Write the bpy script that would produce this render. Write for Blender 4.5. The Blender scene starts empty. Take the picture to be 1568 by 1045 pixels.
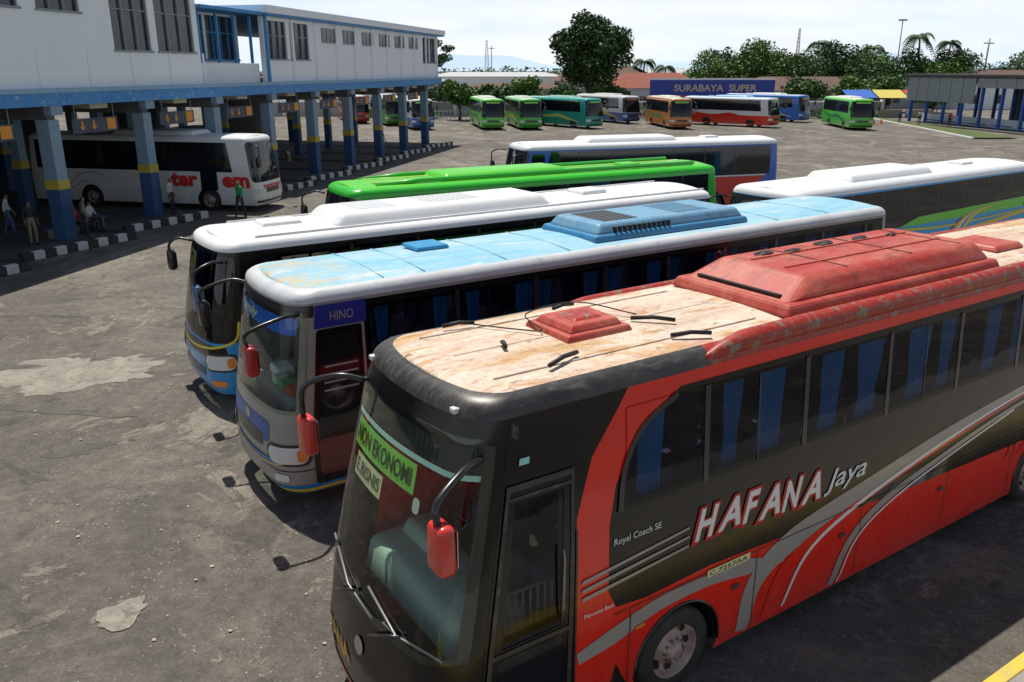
import bpy, bmesh, math, random
from mathutils import Vector, Matrix
random.seed(7)
rad=math.radians
S=bpy.context.scene
COL=S.collection
# ---------------------------------------------------------------- materials
def newmat(name):
    m=bpy.data.materials.new(name); m.use_nodes=True
    nt=m.node_tree; b=nt.nodes['Principled BSDF']
    return m,nt,b
def tocol(c): return (c[0],c[1],c[2],1)
def mixn(nt,fac,a,b,mode='MIX'):
    n=nt.nodes.new('ShaderNodeMix'); n.data_type='RGBA'; n.blend_type=mode
    if isinstance(fac,(int,float)): n.inputs[0].default_value=fac
    else: nt.links.new(fac,n.inputs[0])
    for v,i in ((a,6),(b,7)):
        if isinstance(v,tuple): n.inputs[i].default_value=tocol(v)
        else: nt.links.new(v,n.inputs[i])
    return n.outputs[2]
def mathn(nt,op,a,b):
    n=nt.nodes.new('ShaderNodeMath'); n.operation=op
    for v,i in ((a,0),(b,1)):
        if isinstance(v,(int,float)): n.inputs[i].default_value=v
        else: nt.links.new(v,n.inputs[i])
    return n.outputs[0]
def noise(nt,scale,detail=5,rough=.6,vec=None,dist=0):
    n=nt.nodes.new('ShaderNodeTexNoise'); n.inputs['Scale'].default_value=scale
    n.inputs['Detail'].default_value=detail; n.inputs['Roughness'].default_value=rough
    n.inputs['Distortion'].default_value=dist
    if vec: nt.links.new(vec,n.inputs['Vector'])
    return n.outputs['Fac']
def ramp(nt,src,p0,p1,c0=(0,0,0),c1=(1,1,1)):
    n=nt.nodes.new('ShaderNodeValToRGB'); nt.links.new(src,n.inputs[0])
    e=n.color_ramp.elements; e[0].position=p0; e[1].position=p1
    e[0].color=tocol(c0); e[1].color=tocol(c1); return n.outputs[0]
def objco(nt,scale=None):
    t=nt.nodes.new('ShaderNodeTexCoord'); o=t.outputs['Object']
    if scale:
        mp=nt.nodes.new('ShaderNodeMapping'); mp.inputs['Scale'].default_value=scale
        nt.links.new(o,mp.inputs[0]); o=mp.outputs[0]
    return o
def bump(nt,b,src,strength=.3,dist=.02):
    n=nt.nodes.new('ShaderNodeBump'); n.inputs['Strength'].default_value=strength
    n.inputs['Distance'].default_value=dist
    nt.links.new(src,n.inputs['Height']); nt.links.new(n.outputs[0],b.inputs['Normal'])
def pm(name,c,rough=.5,metal=0,dirt=.25,dcol=None,scale=3,coat=0,bmp=0,streak=None):
    m,nt,b=newmat(name)
    o=objco(nt,streak)
    dc=dcol or tuple(x*.55 for x in c)
    f=ramp(nt,noise(nt,scale,8,.65,o),.35,.75)
    nt.links.new(mixn(nt,mathn(nt,'MULTIPLY',f,dirt),c,dc),b.inputs['Base Color'])
    b.inputs['Roughness'].default_value=rough; b.inputs['Metallic'].default_value=metal
    if coat:
        b.inputs['Coat Weight'].default_value=coat; b.inputs['Coat Roughness'].default_value=.06
    if bmp: bump(nt,b,noise(nt,scale*6,6,.6,o),bmp,.01)
    return m
def buspaint(name,c,dirt=.3,rough=.3,dcol=None,coat=.4):
    """vehicle paint: mottled fading plus road dust that thickens towards the skirt"""
    m,nt,b=newmat(name); o=objco(nt)
    f=ramp(nt,noise(nt,1.6,8,.65,o),.35,.75)
    dc=dcol or tuple(x*.6 for x in c)
    col=mixn(nt,mathn(nt,'MULTIPLY',f,dirt),c,dc)
    sp=nt.nodes.new('ShaderNodeSeparateXYZ'); nt.links.new(o,sp.inputs[0])
    lo=ramp(nt,sp.outputs[2],.25,1.15,(1,1,1),(0,0,0))
    n2=ramp(nt,noise(nt,5,7,.7,objco(nt,(1,1,.35))),.35,.70)
    dust=mathn(nt,'MULTIPLY',mathn(nt,'MULTIPLY',lo,n2),.5)
    col=mixn(nt,dust,col,(.15,.13,.11))
    nt.links.new(col,b.inputs['Base Color'])
    r=mathn(nt,'ADD',mathn(nt,'MULTIPLY',n2,.12),rough)
    nt.links.new(r,b.inputs['Roughness'])
    b.inputs['Coat Weight'].default_value=coat; b.inputs['Coat Roughness'].default_value=.06
    bump(nt,b,noise(nt,1.1,2,.4,o),.14,.04)
    return m
def glassmat(name,tint=(.25,.28,.28),gl=.9):
    m=bpy.data.materials.new(name); m.use_nodes=True; nt=m.node_tree
    nt.nodes.clear()
    out=nt.nodes.new('ShaderNodeOutputMaterial'); mx=nt.nodes.new('ShaderNodeMixShader')
    tr=nt.nodes.new('ShaderNodeBsdfTransparent'); tr.inputs[0].default_value=tocol(tint)
    g=nt.nodes.new('ShaderNodeBsdfGlossy'); g.inputs['Roughness'].default_value=.03
    g.inputs[0].default_value=(gl,gl,gl,1)
    lw=nt.nodes.new('ShaderNodeLayerWeight'); lw.inputs[0].default_value=.5
    fac=mathn(nt,'ADD',mathn(nt,'MULTIPLY',mathn(nt,'POWER',lw.outputs['Facing'],4.5),.8),.05)
    o=objco(nt); bp=nt.nodes.new('ShaderNodeBump'); bp.inputs['Strength'].default_value=.10; bp.inputs['Distance'].default_value=.05
    nt.links.new(noise(nt,1.3,2,.5,o),bp.inputs['Height']); nt.links.new(bp.outputs[0],g.inputs['Normal'])
    nt.links.new(fac,mx.inputs[0]); nt.links.new(tr.outputs[0],mx.inputs[1]); nt.links.new(g.outputs[0],mx.inputs[2])
    nt.links.new(mx.outputs[0],out.inputs[0]); return m
M={}
def paint(key,c,dirt=.25,rough=.28,dcol=None,coat=.4): 
    if key not in M: M[key]=buspaint(key,c,dirt,rough,dcol,coat)
    return M[key]
glass_clear=glassmat('glass_windshield',(.76,.86,.80),.9)
glass_mid=glassmat('glass_windshield_dark',(.45,.50,.48),.8)
glass_tint=glassmat('glass_tinted',(.46,.47,.45),.5)
glass_dark=pm('glass_dark_opaque',(.010,.012,.015),.06,0,.3,(.03,.035,.04),1.2)
black=pm('black_trim',(.014,.014,.016),.3,0,.4,(.04,.04,.04),3,.3)
rubber=pm('rubber',(.02,.02,.02),.75,0,.6,(.06,.055,.05),5,0,.2)
rubberb=pm('rubber_plain',(.012,.012,.012),.6)
chrome=pm('chrome',(.6,.6,.6),.2,1,.2)
steel=pm('steel_grey',(.3,.3,.31),.45,.6,.4)
lampm=pm('headlamp_glass',(.7,.72,.72),.1,0,.2,None,4,.8)
orange=pm('orange_lens',(.8,.25,.03),.2,0,.2,None,4,.5)
redlens=pm('red_lens',(.55,.02,.02),.2,0,.2,None,4,.5)
inter=pm('interior_dark',(.07,.07,.072),.8)
dashm=pm('dashboard_pale_green',(.46,.56,.50),.6,0,.4)
seatm=pm('seat_cloth',(.05,.08,.25),.85,0,.5,(.30,.08,.05),2)
curt=pm('curtain_blue',(.02,.26,.80),.8,0,.5)
# ---------------------------------------------------------------- mesh helpers
def mesh_obj(name,verts,faces,mats,parent=None,smooth=False,midx=None,loc=None,rotz=None):
    me=bpy.data.meshes.new(name); me.from_pydata([tuple(v) for v in verts],[],faces)
    if not isinstance(mats,(list,tuple)): mats=[mats]
    for m in mats: me.materials.append(m)
    if midx: me.polygons.foreach_set('material_index',midx)
    if smooth: me.polygons.foreach_set('use_smooth',[True]*len(me.polygons))
    me.update()
    ob=bpy.data.objects.new(name,me); COL.objects.link(ob)
    if parent: ob.parent=parent
    if loc is not None: ob.location=loc
    if rotz is not None: ob.rotation_euler[2]=rotz
    return ob
def empty(name,loc=(0,0,0),rotz=0):
    e=bpy.data.objects.new(name,None); COL.objects.link(e); e.location=loc; e.rotation_euler[2]=rotz
    e.empty_display_size=.3; return e
def box(name,x0,x1,y0,y1,z0,z1,mat,parent=None,bev=0,top=1.0,topoff=(0,0),seg=2,rot=None,smooth=False):
    bm=bmesh.new(); bmesh.ops.create_cube(bm,size=1)
    cx,cy,cz=(x0+x1)/2,(y0+y1)/2,(z0+z1)/2
    tp=top if isinstance(top,tuple) else (top,top)
    for v in bm.verts:
        s=(1,1) if v.co.z<0 else tp
        o=(0,0) if v.co.z<0 else topoff
        v.co=Vector((v.co.x*(x1-x0)*s[0]+o[0],v.co.y*(y1-y0)*s[1]+o[1],v.co.z*(z1-z0)))
    if bev: bmesh.ops.bevel(bm,geom=bm.edges[:],offset=bev,segments=seg,affect='EDGES',profile=.5)
    bmesh.ops.recalc_face_normals(bm,faces=bm.faces[:])
    me=bpy.data.meshes.new(name); bm.to_mesh(me); bm.free(); me.materials.append(mat)
    if smooth: me.polygons.foreach_set('use_smooth',[True]*len(me.polygons))
    ob=bpy.data.objects.new(name,me); COL.objects.link(ob); ob.location=(cx,cy,cz)
    if rot: ob.rotation_euler=rot
    if parent: ob.parent=parent
    return ob
def tube(name,path,r,mat,parent=None,seg=8):
    pts=[Vector(p) for p in path]; n=len(pts)
    rs=r if isinstance(r,(list,tuple)) else [r]*n
    V=[];F=[]
    for i,p in enumerate(pts):
        t=(pts[min(i+1,n-1)]-pts[max(i-1,0)]).normalized()
        u=t.cross(Vector((0,0,1)))
        if u.length<.05: u=t.cross(Vector((1,0,0)))
        u.normalize(); w=t.cross(u)
        for k in range(seg):
            a=2*math.pi*k/seg; V.append(p+(u*math.cos(a)+w*math.sin(a))*rs[i])
    for i in range(n-1):
        for k in range(seg):
            F.append((i*seg+k,i*seg+(k+1)%seg,(i+1)*seg+(k+1)%seg,(i+1)*seg+k))
    F.append(tuple(range(seg))[::-1]); F.append(tuple((n-1)*seg+k for k in range(seg)))
    return mesh_obj(name,V,F,mat,parent,True)
def catmull(pts,n=6):
    P=[Vector(p) for p in pts]; P=[P[0]*2-P[1]]+P+[P[-1]*2-P[-2]]; out=[]
    for i in range(1,len(P)-2):
        for k in range(n):
            t=k/n
            out.append(.5*((2*P[i])+(P[i+1]-P[i-1])*t+(2*P[i-1]-5*P[i]+4*P[i+1]-P[i+2])*t*t+(3*P[i]-P[i-1]-3*P[i+1]+P[i+2])*t**3))
    out.append(P[-2]); return out
def lathe_y(name,prof,mats,idx,seg,parent,loc,side=1):
    V=[];F=[];I=[]
    n=len(prof)
    for r,y in prof:
        for k in range(seg):
            a=2*math.pi*k/seg; V.append((r*math.cos(a),y*side,r*math.sin(a)))
    for i in range(n-1):
        for k in range(seg):
            F.append((i*seg+k,i*seg+(k+1)%seg,(i+1)*seg+(k+1)%seg,(i+1)*seg+k)); I.append(idx[i])
    F.append(tuple((n-1)*seg+k for k in range(seg))); I.append(idx[-1])
    return mesh_obj(name,V,F,mats,parent,True,I,loc)
def text2d(body,size=1,shear=0,offset=0):
    cu=bpy.data.curves.new('tmp','FONT'); cu.body=body; cu.size=size; cu.shear=shear; cu.offset=offset; cu.resolution_u=3
    ob=bpy.data.objects.new('tmp',cu); COL.objects.link(ob)
    dg=bpy.context.evaluated_depsgraph_get(); dg.update()
    me=bpy.data.meshes.new_from_object(ob.evaluated_get(dg))
    v=[(p.co.x,p.co.y) for p in me.vertices]; f=[tuple(p.vertices) for p in me.polygons]
    bpy.data.objects.remove(ob); bpy.data.meshes.remove(me)
    if not v: return [],[],1
    w=max(p[0] for p in v)
    return v,f,w
def interp(z,prof,k):
    if z<=prof[0][0]: return prof[0][k]
    for a,b in zip(prof,prof[1:]):
        if z<=b[0]:
            t=(z-a[0])/(b[0]-a[0]); return a[k]+(b[k]-a[k])*t
    return prof[-1][k]
# ---------------------------------------------------------------- bus
class Bus:
    def __init__(s,name,org,ang,L,W,prof,re,crown,mats,zone,R=.35,Rr=.18,bulge=.1,openings=(),wheels=(2.6,9.5),wr=.5,detail=True):
        s.L,s.W,s.prof,s.re,s.crown,s.R,s.Rr,s.bulge=L,W,prof,re,crown,R,Rr,bulge
        s.ze=prof[-1][0]; s.z0=prof[0][0]; s.wheels=wheels; s.wr=wr
        s.C=math.pi*R/2; s.C2=math.pi*Rr/2
        s.qc=-R+s.C+(W/2-R); s.qr=-(L-Rr)-s.C2-(W/2-Rr)
        s.open=openings; s.detail=detail
        s.e=empty(name,org,ang); s.build(mats,zone)
    def qN(s,x): return -x
    def qF(s,x): return 2*s.qc+x
    def plan(s,q):
        R,L,Rr,C,C2,W=s.R,s.L,s.Rr,s.C,s.C2,s.W
        if q>s.qc+1e-9:
            x,y=s.plan(2*s.qc-q); return x,W-y
        if q>=-R+C: return 0,R+(q+R-C)
        if q>=-R:
            a=(q+R)/R; return R-R*math.sin(a),R-R*math.cos(a)
        if q>=-(L-Rr): return -q,0
        if q>=-(L-Rr)-C2:
            a=(-(L-Rr)-q)/Rr; return L-Rr+Rr*math.sin(a),Rr-Rr*math.cos(a)
        return L,Rr+(-(L-Rr)-C2-q)
    def P(s,q,z):
        x,y=s.plan(q); W=s.W
        fs=interp(z,s.prof,1); ins=interp(z,s.prof,2); e=0
        if z>s.ze:
            c=math.sqrt(max(0,1-((z-s.ze)/s.re)**2)); e=s.re*(1-c)
        x0=x
        x+=(fs+e*1.1)*max(0,1-x0/1.3)-s.bulge*(1-((y-W/2)/(W/2))**2)*max(0,1-x0/.8)
        x-=(ins+e*.8)*max(0,1-(s.L-x0)/.6)
        y=W/2+(y-W/2)*(1-2*(ins+e)/W)
        return Vector((x,y,z))
    def nrm(s,q,z):
        h=.012; a=s.P(q+h,z)-s.P(q-h,z); b=s.P(q,z+h)-s.P(q,z-h)
        n=-(a.cross(b)); 
        if n.length<1e-9: return Vector((0,0,1))
        return n.normalized()
    def inopen(s,q,z):
        for o in s.open:
            if o[0]<q<o[1] and o[2]<z<o[3]: return True
        return False
    def roofz(s,y):
        v=min(1,max(0,y/s.W)); return s.ze+s.re+s.crown*4*v*(1-v)
    def merge(s,prio,extra,tol):
        out=sorted(set(prio))
        for e in sorted(extra):
            if all(abs(e-o)>tol for o in out): out.append(e)
        return sorted(out)
    def build(s,mats,zone):
        L,R,Rr=s.L,s.R,s.Rr; st=.12 if s.detail else .6
        prio=[s.qr,-(L-Rr),-R,s.qc]
        for o in s.open:
            for q in o[:2]:
                qq=q if q<=s.qc else 2*s.qc-q
                prio.append(round(qq,5))
        ex=[]
        q=-(L-Rr)
        while q<-R: ex.append(q); q+=st
        for x in (R+.2,R+.5,R+.95): ex.append(-x)
        if s.detail:
            for w in s.wheels:
                x=w-.72
                while x<w+.72: ex.append(-x); x+=.06
        n=7 if s.detail else 3
        for i in range(n+1): ex.append(-R+s.C*i/n)
        for i in range(4): ex.append(-(L-Rr)-s.C2*i/3)
        nf=12 if s.detail else 4
        for i in range(nf): ex.append(-R+s.C+(s.W/2-R)*i/nf)
        ex+= [s.qr+.4,s.qr+.8]
        half=s.merge(prio,ex,.025)
        s.half=half
        n=len(half)-1
        qs=half+[2*s.qc-q for q in half[-2:0:-1]]
        N=len(qs)
        zp=[p[0] for p in s.prof]+[o[2] for o in s.open]+[o[3] for o in s.open]
        ez=[]; z=s.z0
        while z<s.ze: ez.append(z); z+=(.07 if (s.detail and z<1.15) else (.15 if s.detail else .5))
        lev=s.merge(zp,ez,.02)
        for a in ((15,30,45,60,75,90) if s.detail else (30,60,90)): lev.append(s.ze+s.re*math.sin(rad(a)))
        s.levels=lev
        K=len(lev)
        def inw(q,z):
            if not s.detail: return False
            x=None
            if q<-R: x=-q
            elif q>2*s.qc+R: x=q-2*s.qc
            if x is None: return False
            return any((x-w)**2+(z-s.wr)**2<(s.wr+.10)**2 for w in s.wheels)
        dead=set()
        for j in range(K-1):
            for i in range(N):
                q0=qs[i]; q1=qs[(i+1)%N] if i<N-1 else 2*s.qc-s.qr
                qm=(q0+q1)/2; zm=(lev[j]+lev[j+1])/2
                if s.inopen(qm,zm): dead.add((i,j,0))
                elif inw(qm,zm): dead.add((i,j,1))
        D1={(i,j) for i,j,k in dead if k==1}; D={(i,j) for i,j,k in dead}
        V=[]
        for j in range(K):
            for i in range(N):
                p=s.P(qs[i],lev[j])
                if D1 and lev[j]<1.4:
                    adj=[((i+a)%N,j+b) for a in (-1,0) for b in (-1,0) if 0<=j+b<K-1]
                    c=sum(a in D1 for a in adj)
                    if 0<c<len(adj):
                        q=qs[i]; far=q>s.qc; x=q-2*s.qc if far else -q
                        for w in s.wheels:
                            dx,dz=x-w,lev[j]-s.wr; d=math.hypot(dx,dz)
                            if d<s.wr+.25 and d>.05:
                                k=(s.wr+.10)/d
                                if j==0:
                                    h=math.sqrt(max(0,(s.wr+.1)**2-dz*dz)); nx=w+math.copysign(h,dx); nz=lev[0]
                                else: nx=w+dx*k; nz=s.wr+dz*k
                                nz=max(nz,lev[0])
                                p=s.P(s.qF(nx) if far else s.qN(nx),nz)
                V.append(p)
        F=[];I=[]
        for j in range(K-1):
            for i in range(N):
                if (i,j) in D: continue
                i2=(i+1)%N
                F.append((j*N+i,j*N+i2,(j+1)*N+i2,(j+1)*N+i))
                q1=qs[i2] if i<N-1 else 2*s.qc-s.qr
                I.append(zone((qs[i]+q1)/2,(lev[j]+lev[j+1])/2,s))
        top=[V[(K-1)*N+i] for i in range(N)]
        Mv=10; base=len(V)
        for i in range(n+1):
            A=top[i]; B=top[(N-i)%N]
            for m in range(Mv+1):
                v=m/Mv; p=A.lerp(B,v); p=p.copy(); p.z+=s.crown*4*v*(1-v)*((A-B).length/s.W)**.7 if (A-B).length>1e-6 else 0
                V.append(p)
        for i in range(n):
            for m in range(Mv):
                a=base+i*(Mv+1)+m
                F.append((a,a+1,a+Mv+2,a+Mv+1)); I.append(1)
        bm=bmesh.new(); bv=[bm.verts.new(v) for v in V]
        for f,ix in zip(F,I):
            try: fc=bm.faces.new([bv[k] for k in f]); fc.material_index=ix; fc.smooth=True
            except Exception: pass
        bmesh.ops.remove_doubles(bm,verts=bm.verts[:],dist=.0005)
        bmesh.ops.dissolve_degenerate(bm,edges=bm.edges[:],dist=.0002)
        bmesh.ops.recalc_face_normals(bm,faces=bm.faces[:])
        me=bpy.data.meshes.new('body'); bm.to_mesh(me); bm.free()
        for m in mats: me.materials.append(m)
        ob=bpy.data.objects.new('body',me); COL.objects.link(ob); ob.parent=s.e
        box('underbody',.35,L-.2,.12,s.W-.12,s.z0+.05,s.z0+.1,rubberb,s.e)
        for w in s.wheels:
            for sd in (0,1): s.wheel(w,sd)
    def wheel(s,x,sd):
        y=.03 if sd==0 else s.W-.03; sg=1 if sd==0 else -1; r=s.wr
        mats=[rubber,M['rim'],rubberb]
        prof=[(r*.9,.32),(r,.27),(r,.05),(r*.96,.01),(r*.7,-.01),(r*.62,0),(r*.6,.02),(r*.55,.09),(r*.42,.12),(r*.32,.05),(r*.2,.01),(r*.17,-.03),(r*.05,-.035)]
        idx=[0,0,0,0,0,1,1,1,1,1,1,1,1]
        lathe_y('wheel',prof,mats,idx,28 if s.detail else 14,s.e,(x,y,r),sg)
        if s.detail:
            V=[];F=[]
            for k in range(8):
                a=k*math.pi/4
                rr=.045; yy=.095
                cx=math.cos(a)*r*.49; cz=math.sin(a)*r*.49; b=len(V)
                for m in range(8): V.append((cx+rr*math.cos(m*math.pi/4),sg*(yy-.012),cz+rr*math.sin(m*math.pi/4)))
                F.append(tuple(range(b,b+8)))
            mesh_obj('wheel_holes',V,F,rubberb,s.e,loc=(x,y,r))
            V=[];F=[]
            for k in range(10):
                a=k*math.pi/5; cx=math.cos(a)*r*.27; cz=math.sin(a)*r*.27; b=len(V)
                for yy in (.03,-.005):
                    for m in range(6): V.append((cx+.014*math.cos(m*math.pi/3),sg*yy,cz+.014*math.sin(m*math.pi/3)))
                for m in range(6): F.append((b+m,b+(m+1)%6,b+6+(m+1)%6,b+6+m))
                F.append(tuple(range(b+6,b+12)))
            mesh_obj('wheel_nuts',V,F,steel,s.e,loc=(x,y,r))
            V=[];F=[];ra=s.wr+.1
            for k in range(13):
                a=math.pi*k/12*1.1-.05*math.pi
                for yy in (0.01,.5): V.append((ra*math.cos(a),yy*sg,ra*math.sin(a)))
            for k in range(12): F.append((2*k,2*k+1,2*k+3,2*k+2))
            V+=[(-ra,.5*sg,-.15),(ra,.5*sg,-.15),(ra,.5*sg,ra),(-ra,.5*sg,ra)]; F.append((26,27,28,29))
            mesh_obj('wheel_well',V,F,rubberb,s.e,loc=(x,y,r))
            path=[]
            for k in range(17):
                a=math.pi*k/16*1.06-.03*math.pi; path.append((x+ra*math.cos(a),(-.004 if sd==0 else s.W+.004),r+ra*math.sin(a)))
            tube('wheel_arch_trim',path,.016,black,s.e,6)
        else:
            V=[(0,0,0)]+[((r+.09)*math.cos(math.pi*k/12),0,(r+.09)*math.sin(math.pi*k/12)) for k in range(13)]
            mesh_obj('wheel_arch',V,[(0,k+1,k+2) for k in range(12)],rubberb,s.e,loc=(x,y-.035*sg,r*.85))
    def mapmesh(s,name,verts,faces,tx,mat,off,cut=True,fine=True):
        bm=bmesh.new(); vs=[]
        for v in verts:
            q,z=tx(v); vs.append(bm.verts.new((q,z,0)))
        for f in faces:
            try: bm.faces.new([vs[k] for k in f])
            except Exception: pass
        bmesh.ops.triangulate(bm,faces=bm.faces[:])
        if fine:
            q0=min(v.co.x for v in bm.verts); q1=max(v.co.x for v in bm.verts)
            z0=min(v.co.y for v in bm.verts); z1=max(v.co.y for v in bm.verts)
            ql=[];zl=[]
            if s.detail: fz=[q for q in s.half if q>-1.45]
            else: fz=[q for q in s.half if q>-1.35]
            fz=fz+[2*s.qc-q for q in fz[:-1]]
            ql+=fz
            for o in s.open: ql+=[o[0],o[1]]; zl+=[o[2],o[3]]
            zl+=[p[0] for p in s.prof]
            if z1>s.ze: zl+=[l for l in s.levels if l>s.ze]
            for k in range(0,int(s.L)): ql+=[-k-.5,2*s.qc+k+.5]
            for q in sorted(set(round(a,4) for a in ql)):
                if q0+.002<q<q1-.002:
                    bmesh.ops.bisect_plane(bm,geom=bm.verts[:]+bm.edges[:]+bm.faces[:],plane_co=(q,0,0),plane_no=(1,0,0))
            for z in sorted(set(round(a,4) for a in zl)):
                if z0+.002<z<z1-.002:
                    bmesh.ops.bisect_plane(bm,geom=bm.verts[:]+bm.edges[:]+bm.faces[:],plane_co=(0,z,0),plane_no=(0,1,0))
        if cut:
            kill=[]
            for f in bm.faces:
                c=f.calc_center_median()
                if s.inopen(c.x,c.y): kill.append(f)
                elif s.detail and c.y<1.3:
                    x=-c.x if c.x<-s.R else (c.x-2*s.qc if c.x>2*s.qc+s.R else None)
                    if x is not None and any((x-w)**2+(c.y-s.wr)**2<(s.wr+.10)**2 for w in s.wheels): kill.append(f)
            if kill: bmesh.ops.delete(bm,geom=kill,context='FACES')
        bm.normal_update()
        fl=[f for f in bm.faces if f.normal.z>0]
        if fl: bmesh.ops.reverse_faces(bm,faces=fl)
        for v in bm.verts:
            q,z=v.co.x,v.co.y
            v.co=s.P(q,z)+s.nrm(q,z)*off
        for f in bm.faces: f.smooth=True
        me=bpy.data.meshes.new(name); bm.to_mesh(me); bm.free(); me.materials.append(mat)
        ob=bpy.data.objects.new(name,me); COL.objects.link(ob); ob.parent=s.e; return ob
    def tx(s,side):
        if side=='N': return lambda v:(s.qN(v[0]),v[1])
        if side=='F': return lambda v:(s.qF(v[0]),v[1])
        return lambda v:(s.qc+v[0],v[1])
    def decal(s,name,poly,mat,side='N',off=.004,cut=True):
        if len(poly)==4 and not hasattr(poly[0],'__len__'):
            x0,x1,z0,z1=poly; poly=[(x0,z0),(x1,z0),(x1,z1),(x0,z1)]
        return s.mapmesh(name,poly,[tuple(range(len(poly)))],s.tx(side),mat,off,cut)
    def text(s,name,body,x,z,width,height,mat,side='N',off=.01,shear=0,offset=0,slope=0):
        v,f,w=text2d(body,1,shear,offset)
        if not v: return
        sx=width/w; sz=height/.72
        sgn=1 if side=='N' else -1
        vv=[(x+sgn*p[0]*sx,z+p[1]*sz+p[0]*sx*slope) for p in v]
        return s.mapmesh(name,vv,f,s.tx(side),mat,off,False,False)
    def mirror(s,sd,z,top,mat,x=-.25,out=.25,h=.45,arm=.028):
        y=-out if sd==0 else s.W+out; yy=.12 if sd==0 else s.W-.12; sg=-1 if sd==0 else 1
        p=catmull([(.30,yy,top),(.05,yy+sg*.16,top+.05),(x+.02,y-sg*.03,top-.08),(x,y,z+h*.45)],5)
        tube('mirror_arm',p,[arm]*len(p),black,s.e,8)
        box('mirror_head',x-.05,x+.11,y-.13,y+.13,z-h/2,z+h/2,mat,s.e,.05,.9,seg=3,smooth=True)
        box('mirror_glass',x+.112,x+.118,y-.10,y+.10,z-h/2+.05,z+h/2-.06,chrome,s.e,.0)
def rrect(x0,x1,z0,z1,r,n=4):
    o=[]
    for cx,cz,a0 in ((x1-r,z1-r,0),(x0+r,z1-r,90),(x0+r,z0+r,180),(x1-r,z0+r,270)):
        for k in range(n+1):
            a=rad(a0+90*k/n); o.append((cx+r*math.cos(a),cz+r*math.sin(a)))
    return o
def band(pts,w):
    up=[];dn=[]
    n=len(pts)
    for i,p in enumerate(pts):
        a=Vector(pts[max(i-1,0)]); b=Vector(pts[min(i+1,n-1)]); t=(b-a).normalized(); nn=Vector((-t.y,t.x))
        ww=w[i] if isinstance(w,(list,tuple)) else w
        up.append(tuple(Vector(p)+nn*ww)); dn.append(tuple(Vector(p)-nn*ww))
    V=up+dn; F=[(i,i+1,n+i+1,n+i) for i in range(n-1)]
    return V,F
def ribbon(b,name,pts,w,mat,side='N',off=.006,cut=True,smooth=True):
    if smooth:
        n=5; P=[tuple(p[:2]) for p in catmull([(a,c,0) for a,c in pts],n)]
        if isinstance(w,(list,tuple)):
            ww=[]
            for i in range(len(w)-1):
                for k in range(n): ww.append(w[i]+(w[i+1]-w[i])*k/n)
            ww.append(w[-1]); w=ww
        pts=P
    V,F=band(pts,w); return b.mapmesh(name,V,F,b.tx(side),mat,off,cut)
M['rim']=pm('rim_paint',(.50,.42,.38),.5,.1,.8,(.22,.06,.05),6)
def interior(b,zf,seatmat,curtmat,wz0,wz1,x0=1.9,cx=None,dash=1.45,dm=None):
    e=b.e
    box('cabin_floor',.5,b.L-.3,.1,b.W-.1,zf-.04,zf,inter,e)
    bm=bmesh.new()
    x=x0
    while x<b.L-1:
        for y in (.35,.8,b.W-.8,b.W-.35):
            for (sx,sy,sz,ox,oz) in ((.45,.40,.14,0,.42),(.12,.40,.75,.25,.75),(.10,.26,.18,.28,1.18)):
                r=bmesh.ops.create_cube(bm,size=1)
                for v in r['verts']:
                    v.co=Vector((v.co.x*sx+x+ox+(.08 if v.co.z>0 and sx<.2 else 0),v.co.y*sy+y,v.co.z*sz+zf+oz))
        x+=.85
    bmesh.ops.bevel(bm,geom=bm.edges[:],offset=.03,segments=1,affect='EDGES')
    me=bpy.data.meshes.new('seats'); bm.to_mesh(me); bm.free(); me.materials.append(seatmat)
    ob=bpy.data.objects.new('seats',me); COL.objects.link(ob); ob.parent=e
    dm=dm or inter
    box('dashboard',.06,.95,.25,b.W-.25,dash-.5,dash-.08,dm,e,.10,(.8,.97),smooth=True)
    box('dashboard_binnacle',.45,.85,b.W-1.1,b.W-.4,dash-.12,dash+.06,dm,e,.06,(.7,.9),smooth=True)
    box('engine_cover',.5,1.5,.85,1.45,zf,dash-.2,dm,e,.12,.85,smooth=True)
    path=[(.95+.1*math.sin(a),b.W-.75+.24*math.cos(a),dash+.12+.2*math.sin(a)) for a in [2*math.pi*k/20 for k in range(21)]]
    tube('steering_wheel',path,.018,black,e,6)
    tube('steering_spoke',[path[0],path[10]],.014,black,e,6)
    box('driver_seat',1.25,1.75,b.W-1.0,b.W-.5,zf,zf+.5,seatmat,e,.05)
    box('driver_backrest',1.68,1.85,b.W-1.0,b.W-.5,zf+.5,zf+1.25,seatmat,e,.06)
    box('passenger_seat',1.2,1.6,.3,.75,zf,zf+.45,seatmat,e,.05); box('passenger_backrest',1.55,1.68,.3,.75,zf+.45,zf+1.15,seatmat,e,.05)
    if curtmat:
        for sd in (0,1):
            for cxx in (cx or []):
                V=[];F=[]
                ww=random.uniform(.22,.46); gat=random.uniform(.6,1.0)
                for j in range(6):
                    u=j/5; zz=wz0-.1+(wz1-wz0+.1)*u; sc=1-(1-gat)*math.exp(-((u-.35)/.25)**2)
                    for k in range(19):
                        t=k/18; xx=cxx+(t-.5)*ww*sc; yo=.15+.028*math.sin(t*26+j*.2)
                        V.append((xx,yo if sd==0 else b.W-yo,zz))
                for j in range(5):
                    for k in range(18): a=j*19+k; F.append((a,a+1,a+20,a+19))
                mesh_obj('curtain',V,F,curtmat,e,True)
TH=math.atan2(.555,.832); dv=Vector((.832,.555,0)); wv=Vector((-.555,.832,0))
def org(d,w): 
    v=dv*d+wv*w; return (v.x,v.y,0)
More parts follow.
